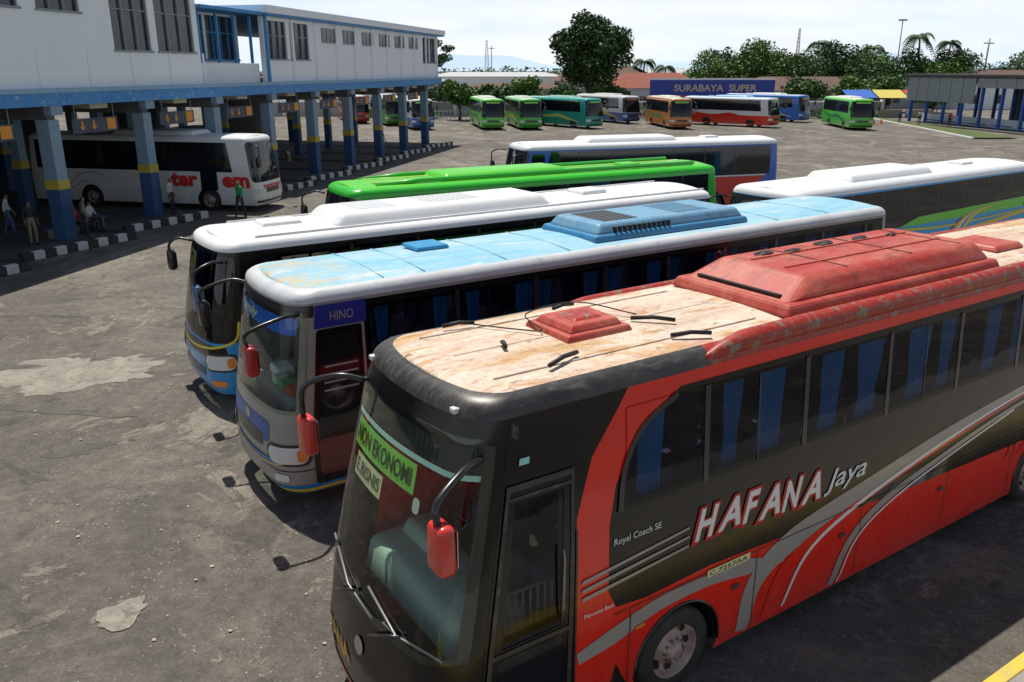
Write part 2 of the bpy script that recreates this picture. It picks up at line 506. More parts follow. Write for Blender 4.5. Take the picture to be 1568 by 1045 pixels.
def worn(name,base,st1,st2,scale=1.3,rough=.5,streak=(.6,2.0,1),a1=(.42,.66),a2=(.5,.72),g=.7):
    m,nt,b=newmat(name); o=objco(nt,streak)
    f1=ramp(nt,noise(nt,scale,9,.7,o,.6),a1[0],a1[1]); f2=ramp(nt,noise(nt,scale*2.7,9,.75,o,.4),a2[0],a2[1])
    f3=ramp(nt,noise(nt,scale*9,6,.7,objco(nt)),.35,.75,(g,g,g),(1,1,1))
    c=mixn(nt,f1,base,st1); c=mixn(nt,f2,c,st2)
    c=mixn(nt,.6,c,f3,'MULTIPLY')
    nt.links.new(c,b.inputs['Base Color']); b.inputs['Roughness'].default_value=rough
    bump(nt,b,noise(nt,.8,2,.4,objco(nt)),.35,.06)
    return m
# ================= red / black bus (foreground)
red=paint('paint_red',(.80,.016,.005),.35,.24,(.52,.016,.008))
blackp=paint('paint_black',(.006,.005,.005),.3,.16,(.014,.012,.011),.12)
blackp.node_tree.nodes['Principled BSDF'].inputs['Specular IOR Level'].default_value=.35
greyp=paint('paint_silver_grey',(.34,.32,.30),.3,.3)
whitep=paint('paint_white',(.78,.80,.80),.25,.3,(.50,.48,.44))
m,nt,b=newmat('roof_worn_cream'); o=objco(nt,(.5,1.6,1))
c=mixn(nt,ramp(nt,noise(nt,1.0,8,.7,o,.8),.40,.66),(.88,.78,.66),(.84,.62,.50))
c=mixn(nt,ramp(nt,noise(nt,.8,9,.72,objco(nt,(.35,1.1,1)),1.2),.52,.62),c,(.72,.46,.22))
c=mixn(nt,ramp(nt,noise(nt,2.1,9,.75,objco(nt,(.45,2.2,1)),.6),.53,.63),c,(.62,.30,.07))
c=mixn(nt,ramp(nt,noise(nt,5.5,9,.78,objco(nt,(.8,1.6,1)),.3),.57,.66),c,(.34,.13,.05))
c=mixn(nt,mathn(nt,'MULTIPLY',ramp(nt,noise(nt,.7,8,.7,objco(nt),.8),.57,.64),.8),c,(.76,.36,.26))
c=mixn(nt,.85,c,ramp(nt,noise(nt,14,7,.75,objco(nt)),.35,.75,(.60,.58,.55),(1,1,1)),'MULTIPLY')
c=mixn(nt,.6,c,ramp(nt,noise(nt,1.7,10,.8,objco(nt,(.3,2.4,1)),.4),.36,.58,(.62,.55,.50),(1,1,1)),'MULTIPLY')
nt.links.new(c,b.inputs['Base Color']); b.inputs['Roughness'].default_value=.6; bump(nt,b,noise(nt,1.2,6,.6,objco(nt)),.5,.05)
haf_roof=m
haf_edge=worn('roof_edge_dark',(.030,.028,.030),(.07,.065,.06),(.16,.14,.13),2.5,.4)
haf_cove=worn('paint_red_peeling',(.42,.030,.018),(.48,.06,.03),(.26,.23,.16),2.6,.42,(1.2,1,1),(.45,.7),(.53,.58),.5)
red_ac=worn('paint_red_faded',(.50,.045,.030),(.58,.15,.10),(.28,.05,.03),1.6,.5,(.6,1.4,1),(.40,.62),(.53,.66),.55)
def mkopen(W,R,side,front):
    C=math.pi*R/2; qc=-R+C+W/2-R; o=[]
    for x0,x1,z0,z1 in side:
        o.append((-x1,-x0,z0,z1)); o.append((2*qc+x0,2*qc+x1,z0,z1))
    for a,b_,z0,z1 in front: o.append((qc+a,qc+b_,z0,z1))
    return o
def zH(q,z,b):
    x,y=b.plan(q)
    if z>b.ze: return 2 if x<2.9 else 3
    if x<.5 : return 4
    return 0
profH=[(.3,-.12,.02),(.45,-.24,0),(.95,-.26,0),(1.5,-.18,0),(2.2,-.03,.02),(3.0,.16,.07),(3.45,.26,.10),(3.60,.32,.12)]
W1=2.45
opH=mkopen(W1,.35,[(1.85,12.6,2.48,3.38)],[(-1.22,1.22,1.55,3.38)])
opH.append((-1.08,-.52,1.5,2.85))
H=Bus('red_tour_bus',org(2.85,5.06),TH,13.5,W1,profH,.16,.05,[red,haf_roof,haf_edge,haf_cove,blackp],zH,openings=opH,wheels=(2.6,10.0),wr=.5,bulge=.16)
H.decal('black_upper_side',[(.36,.35),(1.24,.35),(1.24,2.5),(1.42,3.05),(1.85,3.6),(.36,3.6)],blackp,off=.003)
H.decal('black_window_band',[(1.62,1.62),(1.72,1.42),(2.1,1.38),(3.0,1.42),(4.2,1.36),(6.5,1.25),(13.4,1.05),(13.4,3.5),(2.5,3.48),(1.95,3.15),(1.70,2.7),(1.62,2.3)],blackp,off=.003)
H.decal('black_far_side',(.4,13.4,1.3,3.5),blackp,'F',off=.003)
H.decal('window_corner_black',[(1.83,2.46),(2.5,2.46),(2.5,2.9),(2.02,3.2),(2.47,3.43),(1.83,3.43)],blackp,off=.005,cut=False) if False else None
H.decal('window_corner_black',[(1.84,2.86),(2.02,3.2),(2.45,3.42),(1.84,3.42)],blackp,off=.006,cut=False)
H.decal('window_corner_red',[(1.82,2.93),(1.95,3.15),(2.36,3.42),(1.82,3.42)],red,off=.009,cut=False)
H.decal('door_lower_black',[(1.62,.35),(1.75,.75),(1.95,.35)],blackp,off=.004)
ribbon(H,'grey_swoosh_front',[(1.27,1.02),(1.7,1.10),(2.3,1.23),(3.0,1.24),(3.6,1.18),(4.2,1.05)],[.07,.10,.08,.07,.1,.02],greyp,off=.006)
ribbon(H,'grey_swoosh_main',[(3.58,.36),(3.75,.95),(4.35,1.28),(5.6,1.52),(7.3,1.80),(9.2,2.03),(11,2.2),(12.6,2.32)],[.10,.14,.16,.13,.10,.06,.03,.01],greyp,off=.007)
ribbon(H,'red_swoosh',[(4.0,.36),(4.25,.9),(4.9,1.22),(6.0,1.46),(7.6,1.72),(9.5,1.97)],[.12,.12,.06,.03,.02,.01],red,off=.009)
ribbon(H,'white_line',[(4.25,.42),(4.6,.98),(5.3,1.30),(6.6,1.60),(8.4,1.88),(11,2.15)],[.02,.025,.03,.025,.02,.01],whitep,off=.011)
ribbon(H,'grey_swoosh_low',[(5.15,.36),(5.45,.90),(6.1,1.25),(7.3,1.52),(9,1.8),(12,2.1)],[.06,.06,.055,.04,.03,.01],greyp,off=.010)
ribbon(H,'white_line_low',[(5.28,.36),(5.58,.88),(6.25,1.2),(7.4,1.47),(9,1.76)],[.015]*5,whitep,off=.013)
for k in range(3): H.decal('grey_pinstripe',[(1.30,1.86-.09*k),(2.65,1.98-.10*k),(2.65,1.955-.10*k),(1.30,1.82-.09*k)],greyp,off=.012+.001*k)
txw=pm('sign_white',(.8,.8,.78),.5); txr=pm('sign_red',(.50,.015,.012),.5); txo=pm('sign_orange',(.8,.42,.03),.5); txg=pm('sign_green',(.35,.80,.12),.5)
txred=pm('sign_red_bright',(.75,.03,.02),.4)
x=2.70
for ch,wd in zip('HAFANA',(.37,.34,.30,.34,.37,.34)):
    j=random.uniform(-.03,.03); hj=random.uniform(-.02,.02); z_=1.80+j-.05*(x-2.7)
    H.text('name_outline',ch,x-.012,z_-.012,wd+.03,.37+hj,txr,off=.014,shear=.32,offset=.075)
    H.text('name_fill',ch,x+.012,z_+.002,wd-.025,.35+hj,txw,off=.017,shear=.32,offset=.028)
    x+=wd-.005
H.text('name_second','Jaya',4.85,1.74,.72,.24,txw,off=.014,shear=.3,offset=.01)
H.text('small_sign','Royal Coach SE',1.66,2.10,.6,.07,txw,off=.014)
H.text('small_sign_low','Mercedes-Benz',1.32,1.45,.36,.05,txw,off=.014)
H.text('code','ADF.R',9.0,.95,.9,.25,txred,off=.014)
H.decal('route_plate',(2.95,3.6,1.28,1.37),pm('plate_cream',(.7,.68,.35),.5),off=.015)
H.text('route_text','C.7257AA',2.98,1.295,.58,.055,black,off=.018)
H.decal('door_frame',rrect(.40,1.2,.42,3.0,.05),blackp,off=.01)
for x0,x1,z0,z1 in ((.40,.44,.45,3.02),(1.16,1.20,.45,3.02),(.44,1.16,2.96,3.02),(.44,1.16,2.88,2.91),(.44,1.16,1.42,1.47)):
    H.decal('door_trim',(x0,x1,z0,z1),haf_edge,off=.018)
H.decal('door_glass',rrect(.50,1.10,1.46,2.88,.04),glass_tint,off=.004,cut=False)
H.decal('door_glass_low',rrect(.50,1.10,.62,1.40,.04),glass_dark,off=.014)
for k in range(7): tube('door_inner_rail',[(.55+.08*k,.10,1.55),(.55+.08*k,.10,1.95)],.012,steel,H.e,6)
tube('door_inner_rail_top',[(.5,.10,1.95),(1.1,.10,1.95)],.016,steel,H.e,6)
tube('door_grab_handle',[(1.05,-.03,1.6),(1.05,-.05,1.7),(1.05,-.05,2.2),(1.05,-.03,2.3)],.012,steel,H.e,6)
H.decal('seam_rear_of_door',(1.225,1.245,.36,2.4),black,off=.012)
for x in (1.9,3.72,5.6,7.5,9.2,11): H.decal('panel_seam',(x,x+.012,.34,1.32),haf_edge,off=.0125)
H.decal('panel_seam_long',(1.7,13.3,1.335,1.345),haf_edge,off=.0118)
H.decal('side_marker',(1.98,2.10,1.06,1.10),orange,off=.016)
H.decal('small_window_sticker',(.52,.64,3.18,3.24),pm('sticker_cyan',(.3,.7,.65),.5),off=.016)
for x in (3.35,5.2,7.3): H.decal('latch',rrect(x,x+.12,.98,1.04,.02),chrome,off=.017)
H.decal('side_glass',[(1.74,2.42),(13.0,2.42),(13.1,3.36),(2.45,3.42),(2.02,3.2),(1.80,2.85)],glass_tint,off=.010,cut=False)
H.decal('side_glass_far',(1.8,13.0,2.44,3.42),glass_tint,'F',off=.010,cut=False)
for x in (2.85,4.35,5.85,7.35,8.85,10.35,11.85):
    for sd in 'NF': H.decal('window_pillar',(x-.035,x+.035,2.42,3.42),black,sd,off=.016,cut=False)
for x in (3.6,6.6,9.6): H.decal('sliding_sash',(x-.008,x+.008,2.45,3.40),haf_edge,off=.018,cut=False)
ribbon(H,'window_leading_rim',[(1.74,2.42),(1.80,2.85),(2.02,3.2),(2.45,3.42)],.03,black,off=.018,cut=False)
H.decal('windshield',rrect(-1.32,1.32,1.48,3.46,.18),glass_clear,'C',off=.008,cut=False)
H.decal('windshield_band_top',(-1.28,1.28,3.15,3.40),pm('tint_band',(.01,.02,.02),.3),'C',off=-.02,cut=False)
H.decal('windshield_cyan_strip',(-1.28,1.28,3.10,3.15),pm('strip_cyan',(.65,.95,.90),.4),'C',off=-.010,cut=False)
H.decal('route_board',(-.50,.90,2.80,3.07),txg,'C',off=-.012,cut=False)
H.text('route_board_text','NON EKONOMI',.86,2.86,1.30,.16,pm('sign_darkgreen',(.01,.05,.01),.5),'C',off=-.006,offset=.02)
H.decal('class_board',(.05,.75,2.54,2.76),pm('board_cream',(.95,.85,.5),.5),'C',off=-.012,cut=False)
H.text('class_board_text','E.BISNIS',.72,2.59,.63,.13,black,'C',off=-.006,offset=.01)
for p in ((-1.32,-1.22),(1.22,1.32)):
    H.decal('windshield_rim',(p[0],p[1],1.5,3.4),black,'C',off=.006,cut=False)
H.decal('quarter_sticker',rrect(-.62,-.52,2.66,2.80,.04),txw,'C',off=-.012,cut=False)
H.text('front_name','HAFANA',1.30,.72,1.05,.22,txo,'C',off=.012,shear=.1,offset=.03)
H.decal('front_red_lower',[(-1.5,.30),(1.75,.30),(1.75,.78),(1.5,.66),(1.2,.50),(-1.2,.50),(-1.5,.6)],red,'C',off=.008)
for sg in (-1,1):
    H.decal('headlamp_housing',rrect(min(sg*.78,sg*1.35),max(sg*.78,sg*1.35),.52,.70,.08),black,'C',off=.012)
    for a in (.9,1.1): H.decal('headlamp',rrect(sg*a-.085,sg*a+.085,.53,.69,.07),lampm,'C',off=.02)
    H.decal('indicator',rrect(min(sg*1.24,sg*1.33),max(sg*1.24,sg*1.33),.54,.68,.03),orange,'C',off=.02)
H.decal('badge',rrect(-.09,.09,1.02,1.20,.088,6),chrome,'C',off=.014)
H.decal('number_plate',(-.28,.28,.34,.46),black,'C',off=.016)
for k in range(2):
    fp=lambda dy,z,o=.05: H.P(H.qc+dy,z)+Vector((-o,0,0))
    a=fp(-.25+k*.85,1.38); bq=fp((-.72 if k==0 else .15),1.62)
    tube('wiper_arm',[a,(a+bq)/2+Vector((-.03,0,.02)),bq],.016,black,H.e,6)
    c1=fp((-1.15 if k==0 else -.25),1.54,.035); cm_=fp((-.65 if k==0 else .30),1.60,.045); c2=fp((-.1 if k==0 else .95),1.78,.035)
    tube('wiper_blade',[c1,cm_,c2],.012,steel,H.e,6)
H.mirror(0,2.86,3.30,red,x=-.28,out=.20,h=.42,arm=.032)
H.mirror(1,2.68,3.30,red,x=-.25,out=.28,h=.42,arm=.032)
for sg in (-.55,.55): 
    pz=3.64; p=H.P(H.qc+sg*1.6,pz); box('roof_marker',p.x-.03,p.x+.05,p.y-.04,p.y+.04,pz-.02,pz+.03,lampm,H.e,.012)
interior(H,1.25,seatm,curt,2.48,3.38,2.2,cx=[2.2,3.3,3.9,4.9,5.6,6.6,7.2,8.3,9.0,9.9,10.6,11.6],dash=1.75,dm=dashm)
rz=H.roofz(1.2)
box('roof_hatch_base',1.78,2.62,.92,1.66,rz-.02,rz+.05,red_ac,H.e,.02,.93)
box('roof_hatch',1.86,2.54,.99,1.59,rz+.05,rz+.12,red_ac,H.e,.02,.85)
box('roof_hatch_cap',2.02,2.38,1.13,1.45,rz+.12,rz+.14,haf_cove,H.e,.01,.8)
for (x,y,a,l) in ((1.2,2.0,-.2,.34),(1.45,.55,.35,.46),(2.95,1.0,-.75,.46),(2.95,.45,-.4,.42),(1.2,1.15,1.2,.16),(2.5,1.95,.1,.3)):
    z=H.roofz(y); tube('loose_rubber_strip',[(x-l/2*math.cos(a),y-l/2*math.sin(a),z+.03),(x,y,z+.05),(x+l/2*math.cos(a),y+l/2*math.sin(a),z+.03)],.022,rubberb,H.e,6)
tube('roof_cable',catmull([(1.35,1.95,rz+.0),(1.6,1.5,rz+.02),(1.75,1.3,rz+.04),(1.9,1.8,rz+.06),(2.6,1.85,rz+.07),(2.9,1.2,rz+.04)],5),.008,rubberb,H.e,5)
for y in (.55,1.22,1.9): 
    tube('roof_seam',[(.7,y,H.roofz(y)-.010),(4.0,y,H.roofz(y)-.010)],.011,haf_roof,H.e,5)
for yy,x0,zo,rr in ((.17,2.85,0,.07),(2.30,2.5,-.08,.05)):
    p=catmull([(x0,yy,3.66+zo),(x0+.4,yy,3.74+zo),(x0+1.1,yy,3.76+zo),(6,yy,3.76+zo),(9,yy,3.76+zo),(13.2,yy,3.72+zo)],6)
    tube('roof_cove',p,[.04+rr*min(1,i/8) for i in range(len(p))],haf_cove,H.e,14)
box('air_conditioner_base',4.25,8.6,.32,2.1,rz-.03,rz+.10,red_ac,H.e,.04,(.97,.95))
box('air_conditioner',4.35,8.5,.40,2.02,rz+.08,rz+.32,red_ac,H.e,.09,(.84,.80),(.16,0),4)
for x in (5.6,6.9,8.0): box('ac_panel_joint',x,x+.02,.62,1.82,rz+.318,rz+.326,rubberb,H.e)
for yy in (.95,1.45): box('ac_rib',4.95,8.1,yy,yy+.03,rz+.31,rz+.335,red_ac,H.e)
for (x,y,l,w_) in ((5.35,1.62,.30,.16),(5.75,1.50,.36,.14),(6.5,1.60,.40,.18),(7.2,1.55,.34,.15),(7.75,1.45,.22,.1)):
    V=[];n=14
    for i in range(n):
        a=2*math.pi*i/n; r=random.uniform(.8,1.15); V.append((x+l/2*r*math.cos(a),y+w_/2*r*math.sin(a),rz+.332+.012*math.sin(3*a)))
    V.append((x,y,rz+.365)); mesh_obj('ac_loose_rubber',V,[(i,(i+1)%n,n) for i in range(n)],rubberb,H.e)
box('ac_front_slot',4.42,4.47,.60,1.82,rz+.13,rz+.155,rubberb,H.e)
box('roof_vent',9.4,10.2,.8,1.6,rz-.01,rz+.07,red_ac,H.e,.03,.85)
# ================= silver / blue roof bus
silver=paint('paint_silver',(.34,.32,.30),.35,.3,(.18,.15,.13))
navy=paint('paint_navy',(.02,.03,.26),.2)
m,nt,b=newmat('roof_worn_cyan'); o=objco(nt,(.5,1.6,1))
c=mixn(nt,ramp(nt,noise(nt,.9,8,.7,o,.6),.40,.66),(.24,.56,.76),(.46,.68,.78))
c=mixn(nt,ramp(nt,noise(nt,2.0,9,.75,objco(nt,(.5,1.8,1)),.5),.54,.68),c,(.72,.74,.74))
sp=nt.nodes.new('ShaderNodeSeparateXYZ'); nt.links.new(objco(nt),sp.inputs[0])
rs=mathn(nt,'MULTIPLY',ramp(nt,noise(nt,2.6,9,.75,o,.5),.47,.6),ramp(nt,mathn(nt,'MULTIPLY',sp.outputs[0],.3),.28,.5,(1,1,1),(0,0,0)))
c=mixn(nt,rs,c,(.66,.52,.30))
c=mixn(nt,.7,c,ramp(nt,noise(nt,9,8,.75,objco(nt,(.5,1.5,1))),.35,.75,(.70,.70,.68),(1,1,1)),'MULTIPLY')
nt.links.new(c,b.inputs['Base Color']); b.inputs['Roughness'].default_value=.5; bump(nt,b,noise(nt,.9,5,.5,objco(nt)),.45,.05)
ltroof=m
edgew=worn('paint_offwhite',(.68,.71,.74),(.56,.58,.60),(.40,.38,.35),1.6,.4,a2=(.58,.70),g=.85)
dkred=paint('paint_dark_red',(.14,.02,.02),.3)
def zB2(q,z,b): return 2 if z>b.ze-.01 else 0
prof2=[(.3,.02,.02),(.45,-.08,0),(.95,-.10,0),(1.5,-.04,0),(2.1,.06,.01),(2.75,.17,.04),(3.17,.25,.07)]
op2=mkopen(2.5,.35,[(1.35,13.4,2.05,2.98)],[(-1.25,1.25,1.62,2.98)])
B2=Bus('silver_tour_bus',org(3.40,10.85),TH,14.25,2.5,prof2,.17,.06,[silver,ltroof,edgew],zB2,openings=op2,wheels=(2.6,10.4),wr=.48,bulge=.15)
B2.decal('windshield',rrect(-1.38,1.38,1.56,3.04,.15),glass_clear,'C',off=.008,cut=False)
B2.decal('windshield_border',rrect(-1.45,1.45,2.97,3.14,.04),black,'C',off=.005,cut=False)
B2.decal('front_blue_band',(-1.2,1.2,2.72,2.96),pm('visor_blue',(.03,.16,.85),.4),'C',off=-.012,cut=False)
B2.text('front_script','Family',.9,2.78,1.0,.14,pm('script_cream',(.9,.85,.5),.5),'C',off=-.006,shear=.3,offset=.015)
B2.decal('side_black_band',(1.25,14.0,1.95,3.12),blackp,off=.003)
B2.decal('side_black_band_far',(1.25,14.0,1.95,3.12),blackp,'F',off=.003)
B2.decal('side_glass',(1.3,13.6,2.02,3.02),glass_tint,off=.009,cut=False)
B2.decal('side_glass_far',(1.3,13.6,2.02,3.02),glass_tint,'F',off=.009,cut=False)
for k in range(8):
    for sd in 'NF': B2.decal('window_pillar',(2.8+1.5*k,2.88+1.5*k,2.02,3.03),black,sd,off=.014,cut=False)
B2.decal('navy_panel',[(.36,2.80),(1.3,2.80),(1.3,3.13),(.36,3.13)],navy,off=.014)
B2.text('maker_name','HINO',.62,2.89,.44,.14,greyp,off=.018)
B2.decal('door',rrect(.40,1.2,.42,2.78,.05),blackp,off=.01)
B2.decal('door_glass',rrect(.48,1.12,1.2,2.68,.05),glass_dark,off=.014)
B2.decal('door_red',rrect(.48,1.12,.55,1.12,.05),dkred,off=.014)
for k in range(4): B2.decal('door_stripe',(.55,1.1,1.85+.12*k,1.88+.12*k),greyp,off=.018)
B2.decal('lower_blue_line',(-1.9,1.7,.38,.44),pm('trim_blue',(.02,.25,.7),.3),'C',off=.008)
B2.decal('lower_yellow_line',(-1.9,1.7,.33,.37),pm('trim_yellow',(.8,.6,.05),.3),'C',off=.008)
B2.decal('front_grille',rrect(-.6,.6,.95,1.15,.05),black,'C',off=.01)
B2.decal('front_blue_panel',rrect(-.8,1.3,1.05,1.38,.1),pm('panel_blue',(.05,.12,.4),.3),'C',off=.007)
ribbon(B2,'front_blue_curve',[(1.5,1.3),(1.2,.92),(.6,.78),(-.6,.78),(-1.2,.92),(-1.5,1.3)],.03,pm('trim_blue2',(.03,.15,.5),.3),'C',off=.016)
ribbon(B2,'front_yellow_curve',[(1.5,1.22),(1.2,.86),(.6,.72),(-.6,.72),(-1.2,.86),(-1.5,1.22)],.018,pm('trim_gold',(.6,.5,.2),.3),'C',off=.018)
for sg in (-1,1):
    B2.decal('headlamp_housing',rrect(min(sg*.76,sg*1.48),max(sg*.76,sg*1.48),.76,1.10,.13),black,'C',off=.012)
    B2.decal('headlamp',rrect(min(sg*.82,sg*1.42),max(sg*.82,sg*1.42),.80,1.06,.11),lampm,'C',off=.020)
    B2.decal('indicator',rrect(min(sg*1.28,sg*1.40),max(sg*1.28,sg*1.40),.83,1.03,.05),orange,'C',off=.025)
    B2.decal('fog_lamp',rrect(min(sg*.9,sg*1.15),max(sg*.9,sg*1.15),.5,.62,.05),lampm,'C',off=.014)
B2.decal('bumper_seam',(-1.6,1.6,.67,.685),black,'C',off=.012)
B2.decal('badge',rrect(-.12,.12,1.22,1.36,.06,6),chrome,'C',off=.014)
B2.mirror(0,2.56,3.02,pm('mirror_red',(.4,.03,.03),.3),x=-.5,out=.10,h=.42)
B2.mirror(1,2.56,3.02,black,x=-.42,out=.15,h=.42)
interior(B2,1.20,seatm,curt,2.05,2.98,2.0,cx=[1.6,2.6,3.2,4.2,4.6,5.6,6.1,7.1,7.6,8.6,9.1,10.1,10.6,11.6,12.2,13.1],dash=1.76,dm=pm('dashboard_grey',(.2,.21,.22),.7,0,.5))
box('passenger_towel',.3,.6,1.3,1.7,1.69,1.86,txw,B2.e,.04)
for k,c_ in enumerate(((.6,.05,.04),(.05,.4,.15),(.7,.7,.62))): box('dashboard_clutter',.2,.42,.5+.3*k,.7+.3*k,1.68,1.80,pm('clutter%d'%k,c_),B2.e,.02)
z2=B2.roofz(1.25)
box('air_conditioner_base',5.9,9.9,.42,2.1,z2-.04,z2+.08,pm('ac_blue',(.06,.26,.48),.4,0,.5),B2.e,.04,(.98,.96))
ac2=worn('ac_blue_grey',(.16,.38,.58),(.24,.42,.56),(.14,.22,.32),1.6,.45)
box('air_conditioner',6.0,9.85,.5,2.02,z2+.06,z2+.26,ac2,B2.e,.07,(.93,.86),(0,0),3)
for k in range(14): box('ac_louvre',6.35+.06*k,6.38+.06*k,.75,1.75,z2+.255,z2+.272,rubberb if k%2 else steel,B2.e)
for k in range(10): box('ac_louvre',8.2+.09*k,8.24+.09*k,.75,1.75,z2+.255,z2+.270,ac2,B2.e)
for k in range(12): box('ac_side_slot',6.4+.12*k,6.46+.12*k,.50,.55,z2+.10,z2+.19,rubberb,B2.e)
box('roof_hatch',2.85,3.5,1.4,2.0,z2-.0,z2+.06,pm('hatch_blue',(.03,.28,.55),.4),B2.e,.02,.9)
tube('roof_gutter',[(1.2,.13,3.24),(14.0,.13,3.24)],.016,edgew,B2.e,6)
for x in (1.7,2.4,3.9,5.2,10.6,12.2): 
    tube('roof_seam',[(x,.25+2.0*k/8,B2.roofz(.25+2.0*k/8)-.006) for k in range(9)],.008,ltroof,B2.e,5)
# ================= white roof / cyan-blue bus
cyan=paint('paint_cyan_blue',(.01,.30,.72),.25)
whroof=worn('roof_white',(.88,.89,.90),(.80,.81,.82),(.60,.59,.55),1.1,.35,a1=(.45,.7),a2=(.62,.76),g=.88)
yel=pm('trim_yellow2',(.75,.65,.05),.3)
def zB3(q,z,b):
    if z>b.ze-.01: return 2
    return 0 if z<1.35 else 3
prof3=[(.3,.08,.02),(.5,-.02,0),(.95,-.04,0),(1.35,.0,0),(2.0,.12,.01),(2.7,.26,.04),(3.06,.34,.07)]
op3=mkopen(2.5,.35,[(1.4,12.4,1.9,2.88)],[(-1.25,1.25,1.45,2.9)])
B3=Bus('blue_white_tour_bus',org(3.6,15.4),TH,13.2,2.5,prof3,.19,.10,[cyan,whroof,whroof,blackp],zB3,openings=op3,wheels=(2.6,9.9),wr=.48,bulge=.15)
B3.decal('windshield',rrect(-1.38,1.38,1.40,2.98,.15),glass_mid,'C',off=.008,cut=False)
B3.decal('side_glass',(1.3,12.8,1.85,2.94),glass_tint,off=.009,cut=False)
B3.decal('side_glass_far',(1.3,12.8,1.85,2.94),glass_tint,'F',off=.009,cut=False)
for k in range(7):
    for sd in 'NF': B3.decal('window_pillar',(2.8+1.5*k,2.88+1.5*k,1.85,2.97),black,sd,off=.014,cut=False)
B3.decal('yellow_line',(.4,13,1.36,1.39),yel,off=.006)
ribbon(B3,'yellow_front_line',[(-1.5,1.75),(-1.42,1.38),(-.8,1.22),(0,1.15),(.8,1.22),(1.42,1.38),(1.5,1.75)],.025,yel,'C',off=.012)
B3.decal('yellow_front_panel',[(.2,2.6),(1.15,2.6),(1.15,2.72),(.2,2.76)],yel,'C',off=-.012,cut=False)
B3.text('side_script','LEGREST',.55,2.66,.42,.07,txw,off=.012)
B3.decal('door',rrect(.42,1.2,.42,2.55,.05),blackp,off=.01)
B3.decal('door_glass',rrect(.5,1.12,1.2,2.45,.05),glass_dark,off=.014)
for k in range(4): B3.decal('door_stripe',(.55,1.1,1.6+.12*k,1.64+.12*k),greyp,off=.018)
B3.decal('door_lower_blue',rrect(.44,1.18,.45,1.15,.04),cyan,off=.013)
B3.decal('front_grille',rrect(-.7,.7,.62,.78,.05),black,'C',off=.01)
B3.decal('front_black',rrect(-1.3,1.3,1.05,1.3,.1),blackp,'C',off=.007)
for sg in (-1,1):
    B3.decal('headlamp_housing',rrect(min(sg*.78,sg*1.5),max(sg*.78,sg*1.5),.78,1.14,.14),black,'C',off=.012)
    B3.decal('headlamp',rrect(min(sg*.85,sg*1.45),max(sg*.85,sg*1.45),.82,1.1,.12),lampm,'C',off=.018)
    B3.decal('indicator',rrect(min(sg*1.3,sg*1.43),max(sg*1.3,sg*1.43),.86,1.06,.05),orange,'C',off=.024)
    B3.decal('fog_lamp',rrect(min(sg*.95,sg*1.25),max(sg*.95,sg*1.25),.48,.60,.05),orange,'C',off=.014)
B3.mirror(0,2.35,2.90,paint('mirror_blue',(.02,.15,.35)),x=-.30,out=.16,h=.5)
B3.mirror(1,2.52,2.94,black,x=-.10,out=.22,h=.42)
interior(B3,1.1,seatm,None,1.9,2.88,2.0,dash=1.55)
z3=B3.roofz(1.25)
box('air_conditioner',2.6,8.2,.40,2.1,z3-.12,z3+.18,whroof,B3.e,.14,(.90,.80),(0,0),5,smooth=True)
box('roof_hatch',9.4,10.2,.9,1.6,z3-.02,z3+.07,whroof,B3.e,.03,.9)
box('roof_hatch_front',1.35,2.2,.95,1.55,z3-.03,z3+.05,whroof,B3.e,.03,.9)
box('ac_grille',3.3,4.2,.75,1.75,z3+.175,z3+.19,edgew,B3.e,.01)
for k in range(10): box('ac_slot',5.0+.14*k,5.08+.14*k,.8,1.7,z3+.177,z3+.190,edgew,B3.e)
tube('roof_rib',[(1.0,.30,z3-.07),(13,.30,z3-.07)],.02,whroof,B3.e,6)
tube('roof_rib_far',[(1.0,2.2,z3-.07),(13,2.2,z3-.07)],.02,whroof,B3.e,6)
